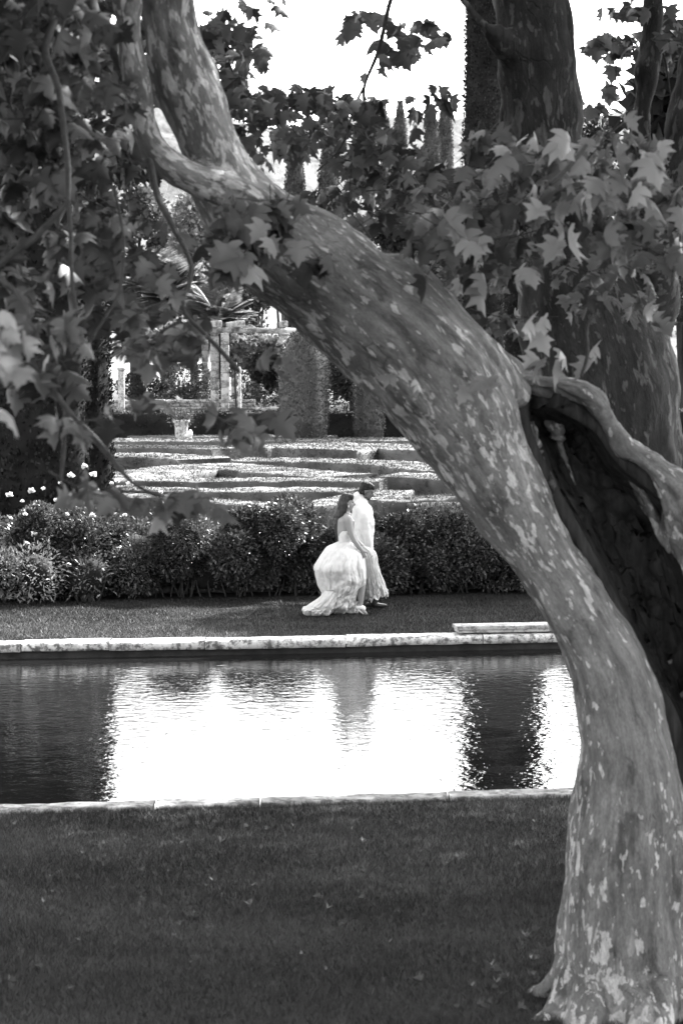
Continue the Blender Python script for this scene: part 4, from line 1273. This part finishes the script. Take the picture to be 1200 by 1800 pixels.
def hand(wrist, direction, palm_n, curl, s=1.0):
    """palm and five bent fingers; direction points from wrist to knuckles"""
    w = np.array(wrist); d = norm(direction); n = norm(np.array(palm_n) - d * np.dot(palm_n, d)); sd_ = np.cross(d, n)
    parts = [tube([w - d * .02, w + d * .03 * s, w + d * .085 * s], [.024 * s, .034 * s, .036 * s], 12, .42, n, 3)]
    for k, (o, L) in enumerate(((-.028, .058), (-.0095, .068), (.0095, .073), (.028, .066))):
        b = w + d * .08 * s + sd_ * o * s
        a1 = norm(d * math.cos(curl * .4) + n * math.sin(curl * .4)); a2 = norm(d * math.cos(curl) + n * math.sin(curl)); a3 = norm(d * math.cos(curl * 1.7) + n * math.sin(curl * 1.7))
        p1 = b + a1 * L * .45 * s; p2 = p1 + a2 * L * .35 * s; p3 = p2 + a3 * L * .25 * s
        parts.append(tube([b, p1, p2, p3], [.0095 * s, .0088 * s, .008 * s, .007 * s], 8, 1, n, 2))
    b = w + d * .03 * s + sd_ * .03 * s
    p1 = b + norm(d * .7 + sd_ * .7 + n * .3) * .035 * s; p2 = p1 + norm(d * .9 + sd_ * .2 + n * .5) * .03 * s
    parts.append(tube([b, p1, p2], [.013 * s, .0105 * s, .009 * s], 8, 1, n, 2))
    return parts

def head(c, tilt, s=1.0):
    """head facing +X, tilted forward; returns pieces and a local->world function"""
    ct, st = math.cos(tilt), math.sin(tilt)
    def L(x, y, z):
        return np.array(c) + s * np.array([x * ct + z * st, y, -x * st + z * ct])
    up = tilt
    parts = [ellipsoid(L(-.012, 0, .03), (.094 * s, .076 * s, .088 * s), up, 20, 14),
             ellipsoid(L(.022, 0, -.02), (.066 * s, .066 * s, .085 * s), up, 18, 12),
             ellipsoid(L(.045, 0, -.075), (.036 * s, .036 * s, .034 * s), up, 12, 8),                  # chin
             tube([L(.080, 0, .022), L(.096, 0, -.002), L(.106, 0, -.018), L(.088, 0, -.026)], [.009 * s, .011 * s, .013 * s, .011 * s], 8, 1, (0, 1, 0), 3),   # nose
             ellipsoid(L(.080, 0, -.046), (.014 * s, .022 * s, .008 * s), None, 10, 8), ellipsoid(L(.077, 0, -.058), (.014 * s, .02 * s, .008 * s), None, 10, 8),
             ellipsoid(L(.070, 0, .036), (.018 * s, .05 * s, .012 * s), None, 12, 8)]                  # brow
    for sg in (-1, 1):
        parts.append(ellipsoid(L(-.012, sg * .074, -.006), (.018 * s, .009 * s, .031 * s), up, 12, 8))  # ear
        parts.append(ellipsoid(L(.045, sg * .038, -.02), (.026 * s, .022 * s, .024 * s), None, 10, 8))  # cheek
    eyes = [ellipsoid(L(.072, sg * .03, .012), (.011 * s, .013 * s, .008 * s), None, 10, 8) for sg in (-1, 1)]
    return parts, eyes, L

def put(name, parts, parent, mat, voxel=None, smooth=2, lump=0, ls=12):
    if voxel:
        V, N, F = fuse(parts, voxel, smooth)
        if lump: V = V + N * (fbm(V, ls, 3, 2) * lump)[:, None]
        me = mesh(name, rel(V, parent), F)
    else:
        v, f = join(parts); me = mesh(name, rel(v, parent), f)
    return link(name, me, parent, mat)

# ---- bride
YW = 31.85
bride = thing('person', 'woman with long brown hair in a billowing white gown, walking and lifting her skirt', 'person', (float(zc(600, 1300, YW)[0]), YW, 0))
hp, eyes, L = head(zc(553, 318, YW), .10, .93)
arm_w = zc(676, 738, YW - .13)
parts = hp + [
    chain([(552, 360, .046, 0), (548, 400, .043, 0), (545, 440, .055, 0)], YW),
    chain([(545, 435, .07, 0), (540, 470, .115, 0), (538, 520, .115, 0), (536, 580, .112, 0), (535, 640, .098, 0), (538, 690, .11, 0), (545, 760, .13, 0)], YW, 20, 1.28),
    chain([(545, 450, .05, -.13), (556, 468, .056, -.17), (572, 540, .044, -.185), (600, 630, .037, -.19), (640, 692, .034, -.17), (676, 738, .025, -.13)], YW),
    chain([(545, 450, .05, .13), (558, 470, .052, .17), (585, 560, .042, .19), (620, 640, .035, .18), (680, 700, .03, .12), (720, 745, .024, .08)], YW),
    chain([(560, 740, .10, -.07), (615, 860, .085, -.08), (655, 960, .062, -.08), (672, 1050, .057, -.08), (670, 1130, .046, -.08), (668, 1200, .033, -.08), (664, 1232, .035, -.08)], YW),
    chain([(645, 1222, .028, -.08), (668, 1240, .034, -.08), (695, 1275, .032, -.08), (715, 1300, .026, -.08), (733, 1316, .015, -.08)], YW, 12, 1.15),
    chain([(545, 740, .10, .08), (560, 870, .085, .08), (575, 980, .06, .08), (545, 1090, .05, .08), (515, 1180, .034, .08), (505, 1215, .03, .08), (530, 1250, .028, .08), (570, 1262, .02, .08)], YW)]
parts += hand(arm_w, zc(700, 800, YW - .1) - arm_w, (.3, 1, -.3), .8, .92)
w2 = zc(720, 745, YW + .08)
parts += hand(w2, zc(750, 780, YW + .06) - w2, (0, -1, -.2), .9, .9)
put('body', parts, bride, M['skin_f'], .0062, 2)
[put('eye', [e], bride, M['eye']) for e in eyes]
hairp = [ellipsoid(L(-.024, 0, .046), (.092, .080, .080), .10, 20, 14),
         chain([(530, 262, .05, 0), (512, 320, .07, 0), (504, 390, .066, .0), (487, 450, .058, .0), (470, 510, .046, .01), (462, 570, .036, .02), (462, 630, .02, .03), (468, 665, .008, .03)], YW, 16, 1.2),
         chain([(540, 262, .03, -.04), (528, 320, .045, -.055), (520, 380, .045, -.05), (500, 440, .04, -.03), (476, 500, .03, 0)], YW, 12, .8),
         chain([(560, 256, .03, -.03), (590, 262, .028, -.03), (598, 285, .014, -.05)], YW, 10, 1.6)]
put('hair', hairp, bride, M['hair_f'], .009, 2, .006, 25)
put('earring', [ellipsoid(zc(562, 352, YW - .078), (.008, .006, .016))], bride, M['sandal'])
put('sandal', [chain([(640, 1238, .037, -.08), (668, 1238, .039, -.08), (690, 1246, .036, -.08)], YW, 12, 1.1),
               chain([(650, 1262, .012, -.08), (690, 1292, .012, -.08), (728, 1325, .009, -.08)], YW, 8, 3.0),
               chain([(640, 1240, .012, -.08), (642, 1290, .007, -.08), (643, 1322, .006, -.08)], YW, 8)], bride, M['sandal'])

def cloth(name, rings, Y, parent, mat, pleats, amp0, amp1, seed, nth=160, thick=.006, wave=0):
    """rings: (zoom left, zoom right, zoom y left, zoom y right, depth half, depth offset)"""
    R = spline(np.array(rings, float), 7)
    m = len(R)
    th = np.linspace(0, 2 * math.pi, nth, endpoint=False)
    V = np.empty((m, nth, 3))
    for a in range(m):
        l, r, yl, yr, dh, do = R[a]
        t = a / (m - 1)
        pl = zc(l, yl, Y + do); pr = zc(r, yr, Y + do)
        c = (pl + pr) / 2; ax = (pr - pl) / 2
        amp = amp0 + (amp1 - amp0) * t
        for b in range(nth):
            u = th[b]
            ph = pleats * u + 1.6 * mnoise.noise(Vector((math.cos(u) * 1.3, math.sin(u) * 1.3 + seed, t * 2.4)))
            k = 1 + amp * (math.sin(ph) * .16 * (1 + mnoise.noise(Vector((u, t * 3, seed)))) + 1.9 * mnoise.fractal(Vector((math.cos(u) * 3.0 + seed + t, math.sin(u) * 3.0, t * 4.5)), .8, 2.1, 4) - 1.1 * abs(mnoise.noise(Vector((math.cos(u + t * 1.2) * 2.6 + seed, math.sin(u + t * 1.2) * 2.6, t * 2.2)))) + .25)
            cu = math.cos(u); su = math.sin(u)
            cu = math.copysign(abs(cu) ** .9, cu)
            p = c + ax * cu * (1 + (k - 1) * .45) + np.array([0, 1, 0]) * dh * su * k
            p[2] += wave * t * (mnoise.noise(Vector((math.cos(u) * 4, math.sin(u) * 4 + seed, 1))) ) 
            V[a, b] = p
    V[:, :, 2] = np.maximum(V[:, :, 2], .012)
    F = np.array([[a * nth + b, a * nth + (b + 1) % nth, (a + 1) * nth + (b + 1) % nth, (a + 1) * nth + b] for a in range(m - 1) for b in range(nth)])
    o = link(name, mesh(name, rel(V.reshape(-1, 3), parent), F), parent, mat)
    s = o.modifiers.new('thickness', 'SOLIDIFY'); s.thickness = thick
    return o
# bodice
cloth('bodice', [(483, 592, 566, 556, .145, 0), (477, 600, 585, 580, .155, 0), (474, 600, 615, 615, .15, 0), (476, 598, 650, 652, .135, 0), (470, 606, 668, 668, .14, 0)], YW, bride, M['dress'], 22, .01, .02, 4, 120, .006)
put('halter_strap', [chain([(548, 402, .010, -.045), (562, 420, .010, -.05), (580, 452, .010, -.06)], YW, 8, 1), chain([(548, 402, .010, .045), (562, 420, .010, .05), (580, 452, .010, .06)], YW, 8, 1), chain([(548, 402, .010, -.045), (540, 400, .010, 0), (548, 402, .010, .045)], YW, 8, 1)], bride, M['dress'])
cloth('skirt', [(474, 603, 660, 662, .14, 0), (430, 628, 682, 690, .20, 0), (384, 652, 704, 724, .27, 0), (352, 676, 738, 760, .33, 0), (312, 694, 800, 812, .38, 0),
                (262, 708, 885, 880, .42, 0), (272, 716, 935, 940, .42, 0.02), (288, 716, 985, 1000, .41, 0.03), (304, 704, 1045, 1042, .40, .05), (328, 660, 1105, 1085, .38, .08),
                (318, 632, 1145, 1130, .36, .10), (272, 628, 1195, 1180, .35, .12), (214, 622, 1235, 1225, .34, .12), (176, 618, 1262, 1252, .30, .12), (168, 610, 1300, 1275, .24, .12)],
      YW, bride, M['dress'], 17, .02, .16, 1, 220, .006, .05)
cloth('train', [(360, 470, 1090, 1090, .08, -.20), (310, 462, 1150, 1140, .13, -.22), (250, 448, 1200, 1195, .16, -.22), (190, 434, 1240, 1240, .17, -.22), (160, 410, 1255, 1270, .16, -.22), (172, 372, 1290, 1298, .12, -.22), (215, 335, 1320, 1318, .05, -.22)],
      YW, bride, M['dress'], 9, .08, .2, 7, 160, .006, .05)
cloth('overskirt', [(640, 704, 690, 704, .05, .1), (640, 742, 720, 720, .09, .14), (650, 790, 760, 748, .14, .18), (660, 812, 815, 800, .18, .2), (672, 822, 880, 870, .2, .22), (680, 840, 950, 940, .22, .24), (688, 862, 1020, 1010, .23, .26),
                    (695, 882, 1080, 1072, .24, .28), (700, 896, 1125, 1112, .24, .3), (702, 900, 1165, 1138, .24, .3)], YW, bride, M['veil'], 11, .03, .17, 9, 160, .005, .07)

# ---- groom
YM = 32.62
groom = thing('person', 'man in a white dinner jacket and black bow tie walking with bowed head', 'person', (float(zc(700, 1240, YM)[0]), YM, 0))
hp, eyes, L = head(zc(722, 222, YM), .42, 1.0)
wr = zc(738, 720, YM - .2)
parts = hp + [
    chain([(705, 255, .055, 0), (688, 290, .056, 0), (668, 330, .065, 0)], YM),
    chain([(668, 335, .09, 0), (680, 390, .125, 0), (690, 470, .13, 0), (695, 560, .125, 0), (690, 640, .12, 0), (685, 710, .125, 0)], YM, 20, 1.4),
    chain([(668, 360, .07, -.17), (690, 450, .06, -.22), (700, 540, .05, -.23), (725, 640, .042, -.22), (738, 720, .03, -.2)], YM),
    chain([(668, 360, .07, .17), (690, 450, .06, .22), (700, 540, .05, .23), (720, 630, .042, .22), (742, 700, .03, .2)], YM),
    chain([(690, 720, .10, -.09), (720, 840, .085, -.09), (745, 940, .065, -.09), (765, 1050, .055, -.09), (770, 1150, .042, -.09), (770, 1205, .04, -.09)], YM),
    chain([(680, 720, .10, .09), (650, 840, .085, .09), (630, 940, .065, .09), (590, 1050, .055, .09), (560, 1140, .042, .09), (556, 1180, .04, .09)], YM)]
parts += hand(wr, zc(765, 790, YM - .2) - wr, (.2, 1, -.2), .9, 1.0)
w2 = zc(742, 700, YM + .2)
parts += hand(w2, zc(765, 770, YM + .18) - w2, (0, -1, 0), .8, 1.0)
put('body', parts, groom, M['skin_m'], .0065, 2)
[put('eye', [e], groom, M['eye']) for e in eyes]
put('hair', [ellipsoid(L(-.022, 0, .066), (.100, .084, .070), .42, 20, 14), ellipsoid(L(-.062, 0, .012), (.052, .076, .084), .42, 18, 12), ellipsoid(L(-.070, 0, -.022), (.034, .062, .055), .42, 14, 10),
             ellipsoid(L(.038, 0, .092), (.036, .060, .032), .42, 16, 10), ellipsoid(L(-.02, 0, .035), (.05, .087, .05), .42, 16, 10),
             chain([(690, 232, .02, -.076), (700, 250, .012, -.078)], YM, 8)], groom, M['hair_m'], .009, 2, .007, 40)
put('beard', [ellipsoid(L(.048, 0, -.078), (.037, .042, .034)), ellipsoid(L(.02, 0, -.066), (.04, .062, .026))], groom, M['hair_f'], .008, 2)
jk = [chain([(640, 272, .072, 0), (662, 322, .10, 0), (678, 390, .135, 0), (692, 470, .145, 0), (697, 560, .142, 0), (692, 640, .136, 0), (688, 720, .145, 0), (690, 790, .15, 0)], YM, 24, 1.42),
      chain([(662, 345, .085, -.16), (690, 430, .080, -.245), (700, 520, .070, -.275), (722, 610, .060, -.265), (738, 700, .050, -.23)], YM, 16),
      chain([(662, 345, .085, .16), (690, 430, .078, .22), (704, 530, .068, .24), (722, 615, .058, .23), (740, 690, .046, .2)], YM, 16)]
put('jacket', jk, groom, M['jacket'], .009, 2, .011, 11)
put('shirt_collar', [chain([(628, 258, .03, 0), (655, 272, .066, 0), (690, 305, .067, 0)], YM, 16, 1.05)], groom, M['jacket'], .008, 1)
put('collar_band', [tube([zc(640, 262, YM - .06), zc(665, 285, YM - .085), zc(690, 312, YM - .08), zc(706, 330, YM - .03)], [.008, .009, .009, .008], 8)], groom, M['black'])
put('bow_tie', [ellipsoid(zc(708, 322, YM - .045), (.016, .04, .026)), ellipsoid(zc(708, 322, YM + .03), (.016, .04, .026)), ellipsoid(zc(710, 322, YM - .005), (.016, .014, .016))], groom, M['black'], .006, 1)
tr = [chain([(688, 720, .13, 0), (690, 770, .12, 0)], YM, 18, 1.3),
      chain([(692, 730, .115, -.09), (722, 840, .098, -.09), (747, 940, .08, -.09), (768, 1050, .072, -.09), (776, 1140, .062, -.09), (778, 1195, .062, -.09)], YM, 16),
      chain([(682, 730, .115, .09), (652, 840, .098, .09), (630, 940, .08, .09), (592, 1050, .07, .09), (562, 1130, .062, .09), (556, 1168, .058, .09)], YM, 16)]
put('trousers', tr, groom, M['black'], .011, 2, .008, 9)
for (a, b, do) in ((776, 1222, -.09), (560, 1200, .09)):
    p = zc(a, b, YM + do)
    p[2] = max(p[2], .045)
    put('shoe', [tube([p + [-.07, 0, .0], p + [0, 0, .005], p + [.09, 0, -.01], p + [.17, 0, -.012]], [.036, .042, .036, .026], 12, 1.15, (0, 1, 0), 4)], groom, M['leather'], .007, 1)
bpy.context.view_layer.update()
